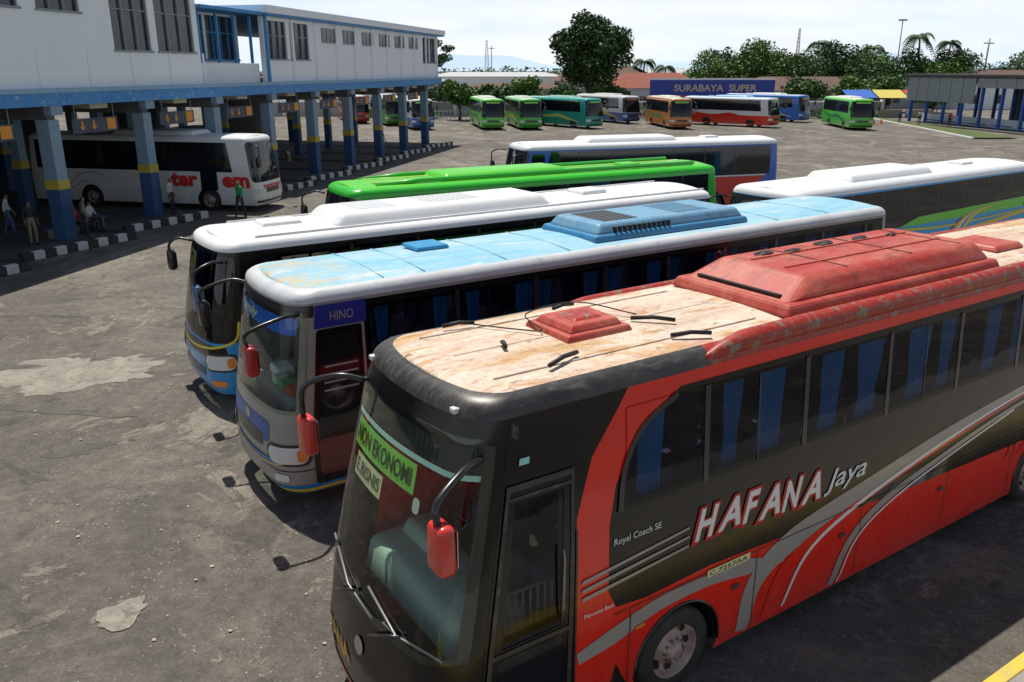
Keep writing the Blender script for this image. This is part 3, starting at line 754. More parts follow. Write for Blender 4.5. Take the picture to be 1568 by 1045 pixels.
# ================= generic bus
def genbus(name,org_,ang,L=12,H0=3.3,W=2.5,body=(.7,.7,.7),low=None,roof=(.7,.7,.7),upper=None,detail=False,front=None,stripe=None,ac=True,mir=True):
    ze=H0-.32
    prof=[(.3,.10,.02),(.5,.02,0),(.95,0,0),(1.4,.05,0),(2.0,.14,.01),(ze,.36,.08)]
    kb=lambda c:'paint_%02d_%02d_%02d'%tuple(int(x*99) for x in c)
    pb=paint(kb(body),body); pr=worn('roof_'+name,roof,tuple(x*.92 for x in roof),tuple(x*.72 for x in roof),.9,.35,a2=(.56,.74),g=.85)
    pl=paint(kb(low),low) if low else pb
    pu=paint(kb(upper),upper) if upper else pb
    def z_(q,z,b):
        if z>b.ze: return 2
        if z<1.25: return 3
        return 0
    b=Bus(name,org_,ang,L,W,prof,.20,.08,[pb,pr,pu,pl],z_,wheels=(2.5,L-3.3),wr=.48,detail=detail)
    b.decal('windshield',rrect(-1.36,1.36,1.35,ze-.02,.2),glass_dark,'C',off=.012)
    for sd in 'NF':
        b.decal('side_glass',[(1.2,1.8),(L-.5,1.8),(L-.45,ze-.06),(1.45,ze-.06)],glass_dark,sd,off=.012)
        k=2.7
        while k<L-1: b.decal('window_pillar',(k,k+.05,1.8,ze-.06),black,sd,off=.018); k+=1.5
        if stripe:
            st=paint(kb(stripe),stripe)
            ribbon(b,'side_stripe',[(1.3,.7),(3.4,1.05),(5.2,1.35),(7.5,1.2),(L-.4,1.6)],[.03,.14,.2,.12,.05],st,sd,off=.01)
    b.decal('door',rrect(.42,1.15,.45,ze-.15,.05),glass_dark,off=.013)
    if front: b.decal('front_panel',rrect(-1.2,1.2,.62,1.28,.12),paint(kb(front),front),'C',off=.008)
    b.decal('grille',rrect(-.6,.6,.85,1.05,.05),black,'C',off=.016)
    b.decal('bumper_gap',(-1.2,1.2,.42,.52),black,'C',off=.014)
    for sg in (-1,1): b.decal('headlamp',rrect(min(sg*.8,sg*1.38),max(sg*.8,sg*1.38),.80,1.05,.1),lampm,'C',off=.018)
    if not detail: b.decal('destination_board',rrect(-.8,.8,ze-.24,ze-.08,.03),orange if random.random()<.5 else txg,'C',off=.02)
    if mir:
        b.mirror(0,2.3,ze-.15,black,x=-.3,out=.2); b.mirror(1,2.3,ze-.15,black,x=-.3,out=.2)
    zt=b.roofz(1.25)
    if ac: box('air_conditioner',3.2,7.6,.42,W-.42,zt-.1,zt+.14,pr,b.e,.10,(.92,.82),(0,0),4,smooth=True)
    box('roof_hatch',L-3.4,L-2.7,.9,1.5,zt-.02,zt+.06,pr,b.e,.02,.9)
    box('rear_window',L-.10,L+.006,.4,W-.4,1.9,ze-.15,glass_dark,b.e,.02)
    for y in (.12,W-.32): box('rear_lamp',L-.05,L+.012,y,y+.2,.9,1.5,redlens,b.e,.02)
    return b
G=genbus('green_tour_bus',(-4.6,22.2,0),math.atan2(6.1,11.2),13.3,3.33,2.5,(.03,.52,.03),(.03,.52,.03),(.12,.62,.04),(.04,.54,.03),True,stripe=(.6,.7,.1))
zt=G.roofz(1.25)
for yy in (.5,2.0): tube('roof_ridge',[(1.2,yy,zt-.07),(2.5,yy,zt+.02),(12.5,yy,zt+.02)],.06,paint('paint_green_roof',(.04,.50,.03)),G.e,8)
ylg=paint('paint_lime',(.45,.80,.10))
for yy in (.85,1.65): box('roof_stripe',1.2,12.8,yy-.12,yy+.12,zt-.03,zt-.008,ylg,G.e,.005)
B5=genbus('blue_red_bus',(.25,34.5,0),math.atan2(3.9,11.6),12.6,3.44,2.5,(.02,.12,.60),(.65,.03,.02),(.86,.88,.90),(.80,.82,.84),True)
redp=paint('paint_red_side',(.68,.03,.02)); 
for sd in 'NF': B5.decal('red_side_panel',[(.6,1.2),(11.2,1.2),(11.9,1.72),(.6,1.72)],redp,sd,off=.010); B5.decal('white_side_line',(.8,11.9,1.735,1.79),whitep,sd,off=.013)
B6=genbus('green_blue_tour_bus',(7.3,21.7,0),TH+.02,13.5,3.32,2.5,(.02,.38,.78),(.02,.32,.66),(.86,.88,.90),(.80,.82,.84),True,stripe=(.75,.55,.05),front=(.1,.6,.6))
gr=paint('paint_grass_green',(.14,.62,.04))
B6.decal('green_side_panel',[(5.2,1.78),(6.2,2.02),(13.4,2.12),(13.4,1.78)],gr,off=.020)
for i in range(5): ribbon(B6,'swirl',[(8.0+.18*i,1.0),(8.3+.16*i,1.35),(8.8+.12*i,1.66),(9.7+.05*i,1.90),(10.8,2.0)],[.07,.08,.08,.05,.01],[orange,yel,whitep,cyan,yel][i],off=.027+.002*i)
ribbon(B6,'yellow_line',[(2,1.60),(5,1.70),(8,1.58),(13.2,1.66)],[.02,.04,.03,.02],yel,off=.024)
B6.text('front_sign_ac','AC',.1,2.55,.5,.28,yel,'C',off=.02,offset=.03)
tube('wiper_arm',[(-.02,1.0,1.5),(.12,1.3,2.1),(.2,1.6,2.4)],.02,black,B6.e,6)
def place(fc,f,W=2.5):
    f=Vector((f[0],f[1],0)).normalized(); xa=-f; ya=Vector((-xa.y,xa.x,0))
    o=Vector((fc[0],fc[1],0))-ya*W/2; return (o.x,o.y,0),math.atan2(xa.y,xa.x)
o,a=place((-11.4,39.6),(.955,-.20))
T=genbus('white_city_bus',o,a,12,3.5,2.5,(.82,.83,.83),(.82,.83,.83),(.84,.86,.88),None,True,ac=True)
T.text('side_word','ter',4.35,1.15,1.35,.66,txred,'F',off=.02,offset=.05)
T.text('side_word_end','em',1.75,1.15,1.40,.66,txred,'F',off=.02,offset=.05)
T.decal('side_door',rrect(2.0,2.85,.45,2.9,.05),glass_dark,'F',off=.022)
T.text('front_word','tentrem',.8,1.05,1.6,.22,txred,'C',off=.022,offset=.03)
ribbon(T,'horse_outline',[(7.6,1.3),(8.4,1.65),(9.2,1.55),(9.9,1.1),(10.8,1.35)],[.01,.03,.02,.03,.01],greyp,'F',off=.02)
ribbon(T,'horse_outline_low',[(8.2,1.0),(9.0,1.25),(9.6,.95),(10.4,.8)],[.01,.02,.02,.01],greyp,'F',off=.02)
far=[('green_bus',(-2.0,93),(.17,-.985),(.12,.62,.05),(.10,.56,.04),(.7,.78,.6),(.02,.2,.05)),
('green_bus',(2.1,93),(.16,-.985),(.04,.42,.03),(.04,.46,.03),(.6,.72,.6),(.7,.7,.1)),
('teal_bus',(9.3,95),(.60,-.80),(.02,.38,.34),(.02,.34,.28),(.35,.58,.52),(.6,.7,.2)),
('white_blue_bus',(14.6,104),(.45,-.89),(.7,.72,.7),(.05,.12,.4),(.7,.7,.7),(.7,.5,.05)),
('orange_bus',(18.6,94),(.10,-.99),(.50,.18,.05),(.62,.20,.03),(.76,.74,.66),(.1,.3,.1)),
('red_white_bus',(29.8,97),(.72,-.69),(.76,.76,.76),(.75,.04,.02),(.35,.6,.8),(.7,.03,.02)),
('blue_bus',(36.6,107),(.66,-.75),(.02,.16,.6),(.02,.16,.65),(.7,.72,.75),(.6,.6,.7)),
('green_bus',(37.8,92.5),(-.08,-.99),(.10,.60,.04),(.08,.52,.04),(.76,.78,.68),(.02,.2,.05)),
('white_blue_bus',(-9.6,93),(.3,-.95),(.7,.7,.7),(.03,.15,.5),(.7,.72,.75),(.03,.15,.5)),
('red_bus',(-18.5,104),(.3,-.95),(.6,.03,.03),(.6,.03,.03),(.7,.7,.72),(.7,.7,.7)),
('green_bus',(-13.5,100),(.3,-.95),(.1,.45,.06),(.1,.4,.06),(.7,.72,.7),(.7,.7,.1)),
]
for n,fc,f,bo,lo,ro,stp in far:
    o,a=place(fc,f); genbus(n,o,a,11.5,3.35,2.5,bo,lo,ro,None,False,stripe=stp,front=lo)
# ---------------------------------------------------------------- ground
m,nt,b=newmat('asphalt_worn'); o=objco(nt)
n1=ramp(nt,noise(nt,.11,7,.65,o,1.0),.38,.62); n2=ramp(nt,noise(nt,.36,12,.74,o,1.4),.40,.60); n3=ramp(nt,noise(nt,26,6,.8,o),.3,.75)
c=mixn(nt,n1,(.150,.134,.116),(.262,.236,.200)); c=mixn(nt,mathn(nt,'MULTIPLY',n2,.8),c,(.105,.096,.086))
br=ramp(nt,noise(nt,.30,14,.78,objco(nt,(1,.75,1)),.7),.545,.565)
c=mixn(nt,mathn(nt,'MULTIPLY',br,.6),c,(.35,.31,.26))
br2=ramp(nt,noise(nt,.9,14,.80,objco(nt,(.8,1,1)),.5),.570,.590)
c=mixn(nt,mathn(nt,'MULTIPLY',br2,.55),c,(.33,.295,.25))
tar=ramp(nt,noise(nt,.24,14,.74,objco(nt,(.8,1.2,1)),.9),.575,.590)
c=mixn(nt,mathn(nt,'MULTIPLY',tar,.6),c,(.075,.068,.06))
oi=ramp(nt,noise(nt,.6,8,.75,objco(nt,(1.1,1,1)),.6),.58,.68)
c=mixn(nt,mathn(nt,'MULTIPLY',oi,.75),c,(.055,.048,.042))
drip=ramp(nt,noise(nt,2.6,5,.65,objco(nt,(1,1.2,1)),.3),.66,.72)
c=mixn(nt,mathn(nt,'MULTIPLY',drip,.65),c,(.05,.045,.04))
pat=ramp(nt,noise(nt,4.5,10,.85,o,.5),.32,.68,(.55,.54,.52),(1.30,1.30,1.30))
c=mixn(nt,.95,c,pat,'MULTIPLY')
c=mixn(nt,.85,c,ramp(nt,n3,0,1,(.50,.50,.50),(1.40,1.40,1.40)),'MULTIPLY')
vo=nt.nodes.new('ShaderNodeTexVoronoi'); vo.feature='DISTANCE_TO_EDGE'; vo.inputs['Scale'].default_value=.9
nn=nt.nodes.new('ShaderNodeTexNoise'); nn.inputs['Scale'].default_value=1.6; nn.inputs['Detail'].default_value=8; nt.links.new(o,nn.inputs['Vector'])
va=nt.nodes.new('ShaderNodeVectorMath'); va.operation='MULTIPLY_ADD'; va.inputs[1].default_value=(1.5,1.5,0); nt.links.new(nn.outputs['Color'],va.inputs[0]); nt.links.new(o,va.inputs[2]); nt.links.new(va.outputs[0],vo.inputs['Vector'])
cr=ramp(nt,vo.outputs['Distance'],.0,.016,(1,1,1),(0,0,0))
cmk=mathn(nt,'MULTIPLY',cr,ramp(nt,noise(nt,.5,4,.6,o),.54,.64))
c=mixn(nt,mathn(nt,'MULTIPLY',cmk,.75),c,(.05,.045,.04))
v2=nt.nodes.new('ShaderNodeTexVoronoi'); v2.inputs['Scale'].default_value=12; nt.links.new(o,v2.inputs['Vector'])
spk=mathn(nt,'MULTIPLY',ramp(nt,v2.outputs['Distance'],.10,.18,(1,1,1),(0,0,0)),ramp(nt,noise(nt,.9,5,.6,o),.44,.6))
c=mixn(nt,spk,c,(.42,.38,.32))
nt.links.new(c,b.inputs['Base Color']); b.inputs['Roughness'].default_value=.92
hh=mathn(nt,'ADD',n3,mathn(nt,'ADD',mathn(nt,'MULTIPLY',n2,1.5),mathn(nt,'ADD',br,br2)))
bump(nt,b,hh,.7,.015)
asph=m
mesh_obj('ground',[(-4000,-300,0),(4000,-300,0),(4000,6000,0),(-4000,6000,0)],[(0,1,2,3)],asph)
conc=pm('concrete',(.30,.28,.25),.85,0,.6,(.20,.19,.17),2,0,.3)
patchm=worn('asphalt_patch_light',(.36,.325,.275),(.27,.24,.205),(.18,.16,.14),1.4,.95,(1,1,1),(.40,.60),(.52,.62),.6)
def blob(name,cx,cy,rx,ry,z,mat,rot=0,n=90,j=.3,jit=.12):
    V=[];ph=[random.uniform(0,6) for _ in range(4)]
    for k in range(n):
        a=2*math.pi*k/n; r=1+j*(math.sin(2*a+ph[0])*.5+math.sin(3*a+ph[1])*.4+math.sin(5*a+ph[2])*.3+math.sin(9*a+ph[3])*.2)+random.uniform(-jit,jit)
        x,y=rx*r*math.cos(a),ry*r*math.sin(a); V.append((cx+x*math.cos(rot)-y*math.sin(rot),cy+x*math.sin(rot)+y*math.cos(rot),z))
    return mesh_obj(name,V,[tuple(range(n))],mat)
blob('asphalt_patch',-9.6,17.0,1.6,1.15,.005,patchm,.4)
blob('asphalt_patch',-4.75,8.55,.34,.24,.012,patchm,.9,26,.35,.06)
darkp=worn('asphalt_patch_dark',(.10,.092,.083),(.14,.128,.112),(.06,.055,.05),1.6,.95,(1,1,1),(.4,.6),(.55,.65),.6)
blob('asphalt_patch',-7.6,13.2,.55,.28,.005,darkp,.3); blob('asphalt_patch',-9.0,14.9,1.4,.16,.0065,darkp,-.15); blob('asphalt_patch',-12.0,17.2,1.6,.2,.0068,darkp,.1)
V=[];F=[]
for k in range(700):
    x=random.uniform(-13,0); y=random.uniform(6,28); s_=random.choice((.008,.008,.012,.012,.02,.028)); a=random.uniform(0,3); b0=len(V)
    for i in range(5):
        t=a+i*1.257; V.append((x+s_*math.cos(t)*random.uniform(.6,1.3),y+s_*math.sin(t),.012+random.uniform(0,.015)))
    F.append(tuple(range(b0,b0+5)))
mesh_obj('ground_litter',V,F,pm('litter',(.5,.48,.42),.8,0,.9,(.22,.17,.12),.8))
mesh_obj('paper_scrap',[(-1.95,6.88,.01),(-1.84,6.83,.05),(-1.78,6.93,.02),(-1.88,6.99,.04)],[(0,1,2,3)],txw)
kb_=empty('yellow_kerb_platform',org(4,3.25),TH)
box('slab',-6,30,-3,-.15,0,.14,conc,kb_,.01)
box('kerb_edge',-6,30,-.15,0,0,.15,pm('kerb_yellow',(.7,.52,.04),.7,0,.6,(.35,.3,.2)),kb_,.015)
# ---------------------------------------------------------------- terminal building
BA=-math.atan(.2235)
tb=empty('bus_terminal_building',(-15.8,36.6,0),BA)
wallw=worn('wall_white',(.92,.94,.97),(.87,.89,.92),(.66,.67,.68),.5,.8,(1,1,.35),(.4,.7),(.64,.80),.95)
blue=worn('trim_blue_paint',(.05,.28,.66),(.10,.34,.66),(.46,.56,.64),1.6,.6,(1,1,1),(.4,.7),(.57,.63),.7)
cream=pm('beam_cream',(.52,.48,.36),.8,0,.4)
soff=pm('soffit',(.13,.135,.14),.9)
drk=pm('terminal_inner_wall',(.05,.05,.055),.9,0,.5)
wind=pm('window_dark',(.02,.025,.035),.15,0,.5,(.06,.08,.10),1)
frame=pm('window_frame',(.25,.30,.34),.5)
roofm=pm('roof_sheet',(.45,.45,.44),.6,0,.4)
def bx(n,*a,**k): return box(n,*a,parent=tb,**k)
Y0,Y1=-26,41.5
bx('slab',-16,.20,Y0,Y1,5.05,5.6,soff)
bx('fascia',.21,.55,Y0,Y1,5.05,5.62,blue)
bx('fascia_lip',.556,.60,Y0,Y1,5.50,5.66,pm('fascia_light',(.30,.48,.66),.6,0,.6))
def facade(ys,ye,x,z0,z1,sill,head,wins,fr=None):
    fr=fr or frame
    bx('wall_lower',x-.25,x,ys,ye,z0,sill,wallw); bx('wall_upper',x-.25,x,ys,ye,head,z1,wallw)
    cur=ys
    for a,b_ in wins:
        if a>cur: bx('wall_pier',x-.25,x,cur,a,sill,head,wallw)
        bx('window_glass',x-.18,x-.15,a,b_,sill,head,wind)
        n=max(2,int((b_-a)/.7))
        for k in range(n+1):
            yy=a+(b_-a)*k/n; bx('window_mullion',x-.15,x-.06,yy-.03,yy+.03,sill,head,fr)
        bx('window_rail',x-.15,x-.08,a,b_,sill+(head-sill)*.6,sill+(head-sill)*.6+.05,fr)
        bx('window_sill',x,x+.08,a-.05,b_+.05,sill-.08,sill,fr)
        cur=b_
    if cur<ye: bx('wall_pier',x-.25,x,cur,ye,sill,head,wallw)
facade(Y0,-2.2,.3,5.63,10.4,8.35,9.6,[(-22,-20),(-19,-17),(-14,-12),(-11,-9),(-8.2,-6.2),(-5.4,-3.2)])
facade(-2.2,4.5,.3,5.63,10.4,7.05,9.6,[(-1.5,.9),(1.35,4.1)])
for k in range(12): bx('wall_pilaster',.302,.36,-24+2.6*k,-23.9+2.6*k,5.66,7.0,wallw)
bx('roof_near',-16,1.0,Y0,4.7,10.4,10.65,wallw); bx('eave_near',1.003,1.1,Y0,4.8,10.3,10.7,blue)
bx('wall_return',-8,.04,4.25,4.5,5.63,10.4,wallw)
facade(4.5,10.6,-1.2,5.63,9.0,6.8,8.9,[(4.6,7.4),(7.55,10.5)],blue)
bx('balcony_wall',-.25,-.08,4.52,10.58,5.63,6.6,wallw)
for k in range(4): bx('balcony_post',-.22,-.10,5.2+1.6*k,5.32+1.6*k,6.61,8.95,blue)
bx('roof_recess',-8,.55,4.52,10.58,9.0,9.15,blue)
facade(10.6,41,.3,5.63,9.0,6.85,8.8,[(11.0,13.2),(13.6,16.0),(37.2,38.9),(39.1,40.6)])
for a in (17.8,21,24.2,27.4,30.6,33.8):
    bx('upper_window',.29,.335,a,a+2.0,7.9,8.7,wind)
    bx('upper_window_frame',.337,.36,a-.05,a+2.05,7.84,7.9,frame)
    for k in range(4): bx('upper_window_mullion',.337,.355,a+.64*k,a+.06+.64*k,7.9,8.7,frame)
bx('end_wall',-16,.04,41.0,41.25,5.63,9.0,wallw)
bx('roof_far',-16,.75,10.3,41.8,9.0,9.12,blue); bx('roof_cap',-16,.85,10.2,41.9,9.12,9.5,wallw)
for k in range(11): bx('pilaster',.302,.42,10.7+3.0*k,10.9+3.0*k,5.66,8.98,blue if k==0 else wallw)
colb=pm('column_blue',(.04,.10,.24),.7,0,.5); coly=pm('column_yellow',(.55,.43,.07),.7,0,.4); colg=pm('column_greyblue',(.25,.36,.46),.7,0,.4)
for i in range(-4,8):
    y=i*5.43
    for x in (0,-6.5,-12.5):
        y_=y
        w=.29 if x==0 else .24
        bx('column_base',x-w,x+w,y_-w,y_+w,.1,2.05,colb,bev=.03)
        bx('column_band',x-w-.005,x+w+.005,y_-w-.005,y_+w+.005,2.05,2.4,coly)
        bx('column_shaft',x-w+.02,x+w-.02,y_-w+.02,y_+w-.02,2.4,4.55,colg)
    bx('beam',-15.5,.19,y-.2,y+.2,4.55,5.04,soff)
    bx('bracket',.19,.5,y-.3,y+.3,4.72,5.045,colg)
    bx('joist',-.6,.15,y+2.2,y+3.2,4.85,5.045,cream)
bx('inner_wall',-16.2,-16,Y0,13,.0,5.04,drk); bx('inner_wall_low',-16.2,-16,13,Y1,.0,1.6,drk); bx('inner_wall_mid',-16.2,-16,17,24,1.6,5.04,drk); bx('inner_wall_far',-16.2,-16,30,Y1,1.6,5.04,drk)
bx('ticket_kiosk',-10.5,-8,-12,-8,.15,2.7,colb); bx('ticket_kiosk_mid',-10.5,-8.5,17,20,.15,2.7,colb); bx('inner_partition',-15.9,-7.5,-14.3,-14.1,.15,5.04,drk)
sgm=pm('sign_board_dark',(.05,.06,.10),.5); sgo=pm('sign_orange_bright',(.85,.32,.02),.5)
for i in range(-2,7):
    y=i*5.43+2.7; px=.05
    bx('sign_board',px-.03,px,y-1.5,y+1.1,3.95,4.5,sgm)
    for yy in (-.95,-.3):
        z0,z1=(4.05,4.4); q=y+yy
        V=[(px+.004,q-.05,z0+.12),(px+.004,q+.05,z0+.12),(px+.004,q+.05,z1),(px+.004,q-.05,z1),(px+.004,q-.15,z0+.15),(px+.004,q+.15,z0+.15),(px+.004,q,z0)]
        mesh_obj('sign_arrow',V,[(0,1,2,3),(4,6,5)],sgo,tb)
    bx('sign_square',px+.003,px+.02,y+.45,y+.95,4.02,4.45,sgo)
    for yy in (-1.3,.9): bx('sign_hanger',px-.02,px,y+yy,y+yy+.03,4.5,5.04,steel)
kw=pm('kerb_white',(.76,.76,.74),.8,0,.6,(.35,.34,.3),3); kk=pm('kerb_black',(.03,.03,.03),.8,0,.5,(.1,.1,.09),3)
dconc=pm('terminal_paving',(.12,.115,.105),.85,0,.6,(.07,.068,.062),1.5,0,.3)
pav=empty('platform_pavement',(-15.8,36.6,0),BA)
for i in range(-5,8):
    y=i*5.43; ys=y-3.3
    if i==1: ys=y-.5
    ye=y+1.3 if i!=0 else y+.9
    x0,x1=(.9,2.0)
    V=[(-16,ys,0),(x0,ys,0),(x1,ye,0),(-16,ye,0),(-16,ys,.15),(x0,ys,.15),(x1,ye,.15),(-16,ye,.15)]
    mesh_obj('paving',V,[(4,5,6,7),(0,1,5,4),(1,2,6,5),(2,3,7,6)],dconc,pav)
    L_=math.hypot(x1-x0,ye-ys); n=max(2,int(L_/.42)); an=math.atan2(ye-ys,x1-x0)
    for k in range(n):
        t=(k+.5)/n; cx=x0+(x1-x0)*t; cy=ys+(ye-ys)*t
        box('kerb_block',cx-.5*L_/n+.01,cx+.5*L_/n-.01,cy-.12,cy+.12,.0,.30,kw if k%2 else kk,pav,.02,rot=(0,0,an))
# ---------------------------------------------------------------- right shelter
sh=empty('waiting_shelter',(50.0,107,0),math.atan2(-20,2.8))
gp=pm('panel_grey',(.30,.33,.35),.7,0,.5,(.22,.23,.23),.5); rd=pm('roof_dark',(.05,.045,.045),.7)
cb=pm('column_blue2',(.04,.12,.45),.6)
box('roof',-1,48,-1.0,14,5.55,5.8,rd,sh,.05); box('gutter',-1.2,48.2,-1.3,-1.0,5.5,5.75,rd,sh)
box('gable',-1.1,-1.0,-1,14,4.6,5.5,gp,sh)
for k in range(6): box('fascia_panel',-.6+2.1*k,1.4+2.1*k,-.9,-.8,2.7,5.4,gp,sh)
for k in range(12): box('fascia_panel_small',12.2+3*k,15.1+3*k,-.9,-.8,4.4,5.4,gp,sh)
for k in range(12):
    for yy in (-.5,6): box('column',0+3.2*k-.14,.14+3.2*k,yy-.14,yy+.14,0,5.5,cb,sh)
box('base_wall',-.5,48,1.5,1.7,0,1.1,wallw,sh); box('rear_wall',-.5,48,13.5,13.7,0,5.5,drk,sh)
box('floor',-1.5,48,-1.6,14,0,.16,dconc,sh)
for k in range(9): box('bench',2+4*k,4.6+4*k,.2,.7,.45,.52,cb,sh)
grass=pm('grass',(.07,.12,.03),.95,0,.8,(.12,.12,.05),2)
isl=empty('grass_verge')
mesh_obj('verge_grass',[(43.9,81,.13),(48.2,81,.13),(49.5,118,.13),(48.6,118,.13)],[(0,1,2,3)],grass,isl)
box('verge_kerb',-19,19,-.12,.12,0,.17,kw,isl,.02,rot=(0,0,math.atan2(37.7,4.8))).location=(46.1,99.6,.085)
# ---------------------------------------------------------------- background buildings
def house(name,cx,cy,w,d,h,rh,wm,rm,rot=0,ov=.5,wins=3):
    e=empty(name,(cx,cy,0),rot)
    box('walls',-w/2,w/2,-d/2,d/2,0,h,wm,e)
    V=[(-w/2-ov,-d/2-ov,h),(w/2+ov,-d/2-ov,h),(w/2+ov,d/2+ov,h),(-w/2-ov,d/2+ov,h),(-w/2+d*.3,0,h+rh),(w/2-d*.3,0,h+rh)]
    mesh_obj('roof',V,[(0,1,5,4),(1,2,5),(2,3,4,5),(3,0,4),(3,2,1,0)],rm,e)
    for k in range(wins):
        x=-w/2+w*(k+.5)/wins; box('window',x-.6,x+.6,-d/2-.04,-d/2,.9,2.2,wind,e); box('window_frame',x-.7,x+.7,-d/2-.08,-d/2-.045,2.2,2.35,frame,e)
    return e
tile=pm('roof_tile_red',(.30,.08,.05),.85,0,.6,(.12,.06,.04),.8); tile2=pm('roof_tile_brown',(.14,.08,.06),.85,0,.7,(.07,.05,.04),.8)
greyw=pm('wall_grey',(.45,.45,.43),.85,0,.5)
metal=pm('roof_metal',(.50,.52,.54),.6,0,.4)
sb=empty('shop_building_with_sign',(29.5,127,0),0)
box('walls',-4.5,4.5,0,6,0,3.9,wallw,sb); box('roof_slab',-5,5,-.4,6.4,3.9,4.1,gp,sb)
for x in (-3,0,3): box('window',x-.7,x+.7,-.05,0,1.2,2.4,wind,sb)
box('signboard',-9.5,8.6,-1.2,-1.0,2.7,4.85,pm('sign_blue',(.02,.05,.32),.5),sb); box('sign_trim',-9.6,8.7,-1.21,-.99,4.86,5.1,txw,sb)
box('sign_trim_red',-9.5,8.6,-1.21,-.99,2.5,2.69,pm('sign_red2',(.5,.05,.03),.5),sb)
for x in (-9,-5.2,5.2,8.2): box('sign_post',x-.12,x+.12,-1.1,-.9,0,2.5,steel,sb)
v,f,w=text2d('SURABAYA  SUPER',1,0,.02)
if v: mesh_obj('sign_text',[(-6+p[0]*12/w,-1.22,3.3+p[1]*1.3) for p in v],f,pm('sign_text_c',(.6,.42,.3),.5),sb)
house('tiled_house',22,137,14,9,3.6,2.2,wallw,tile,0,.8,4); house('tiled_house',16,150,16,10,4.5,2.4,greyw,tile2,.1,.8,4)
house('tiled_house',46,140,18,10,3.2,2.0,wallw,tile2,-.1,.8,5); house('white_warehouse',-3,175,26,12,5.0,.8,wallw,metal,0,.5,6)
house('long_shed',2,150,20,8,3.2,.9,greyw,tile2,.03,.5,6); house('white_warehouse',-22,150,20,12,4.4,1.2,wallw,metal,0,.5,5)
house('tiled_house',60,150,20,10,3.4,2.0,greyw,tile2,.2,.8,5); house('tiled_house',84,150,24,12,4.0,2.2,wallw,tile2,.2,.8,5)
house('white_warehouse',34,175,30,12,5.2,1.2,wallw,metal,0,.6,6)
fw=empty('boundary_wall',(0,0,0))
box('wall_panel',-40,52,121,121.3,0,1.9,greyw,fw); box('wall_cap',-40,52,120.9,121.4,1.9,2.05,wallw,fw)
for k in range(24): box('wall_post',-40+4*k-.2,-40+4*k+.2,120.8,121.45,0,2.25,wallw,fw)
fn=empty('white_fence',(0,0,0))
for k in range(60): box('picket',-12+.5*k-.05,-12+.5*k+.05,112,112.08,0,1.3,whitep,fn)
for z in (.4,1.1): box('rail',-12,18,112.09,112.15,z,z+.1,whitep,fn)
kiosk=empty('market_stall',(48,120,0)); 
for i,(c) in enumerate([(.02,.12,.5),(.6,.5,.1),(.55,.05,.05)]):
    m_=pm('awning%d'%i,c,.7)
    V=[(-2+4.2*i,-2,2.6),(2+4.2*i,-2,2.6),(2+4.2*i,1,3.6),(-2+4.2*i,1,3.6)]; mesh_obj('awning',V,[(0,1,2,3)],m_,kiosk)
    for x in (-1.9,1.9): box('pole',x+4.2*i-.05,x+4.2*i+.05,-1.95,-1.85,0,2.6,steel,kiosk)
    box('counter',-1.7+4.2*i,1.7+4.2*i,-1.2,-.4,0,1.0,cream,kiosk)
def cone(x,y):
    e=empty('traffic_cone',(x,y,0)); box('base',-.2,.2,-.2,.2,0,.05,sgo,e)
    tube('cone',[(0,0,.05),(0,0,.3),(0,0,.31),(0,0,.45),(0,0,.46),(0,0,.72)],[.16,.11,.11,.08,.08,.03],sgo,e,12)
for p in ((43.5,103),(45,104.5),(41.5,108)): cone(*p)
lp=empty('street_lamp',(66,150,0)); tube('pole',[(0,0,0),(0,0,14.2)],[.14,.08],steel,lp,8); box('lamp_head',-.7,.7,-.2,.2,14.1,14.35,steel,lp,.05)
def mast(x,y,h,w):
    e=empty('radio_mast',(x,y,0)); redm=pm('mast_paint',(.35,.3,.3),.6)
    for sx in (-1,1):
        for sy in (-1,1): tube('leg',[(sx*w,sy*w,0),(sx*w*.25,sy*w*.25,h)],.12,redm,e,4)
    n=14
    for k in range(n):
        z0=h*k/n;z1=h*(k+1)/n; a=w*(1-.75*k/n); b_=w*(1-.75*(k+1)/n)
        for s1,s2 in (((-a,-a,z0),(b_,-b_,z1)),((a,-a,z0),(-b_,-b_,z1)),((-a,a,z0),(-b_,-b_,z1))): tube('brace',[s1,s2],.07,redm,e,4)
mast(-11.5,400,19,1.2); mast(130,400,24,1.0)
for x,y,h in ((-7,300,14),(20,200,12),(92,170,12)):
    e=empty('utility_pole',(x,y,0)); tube('pole',[(0,0,0),(0,0,h)],.15,steel,e,6); box('crossarm',-1,1,-.08,.08,h-1,h-.8,steel,e)
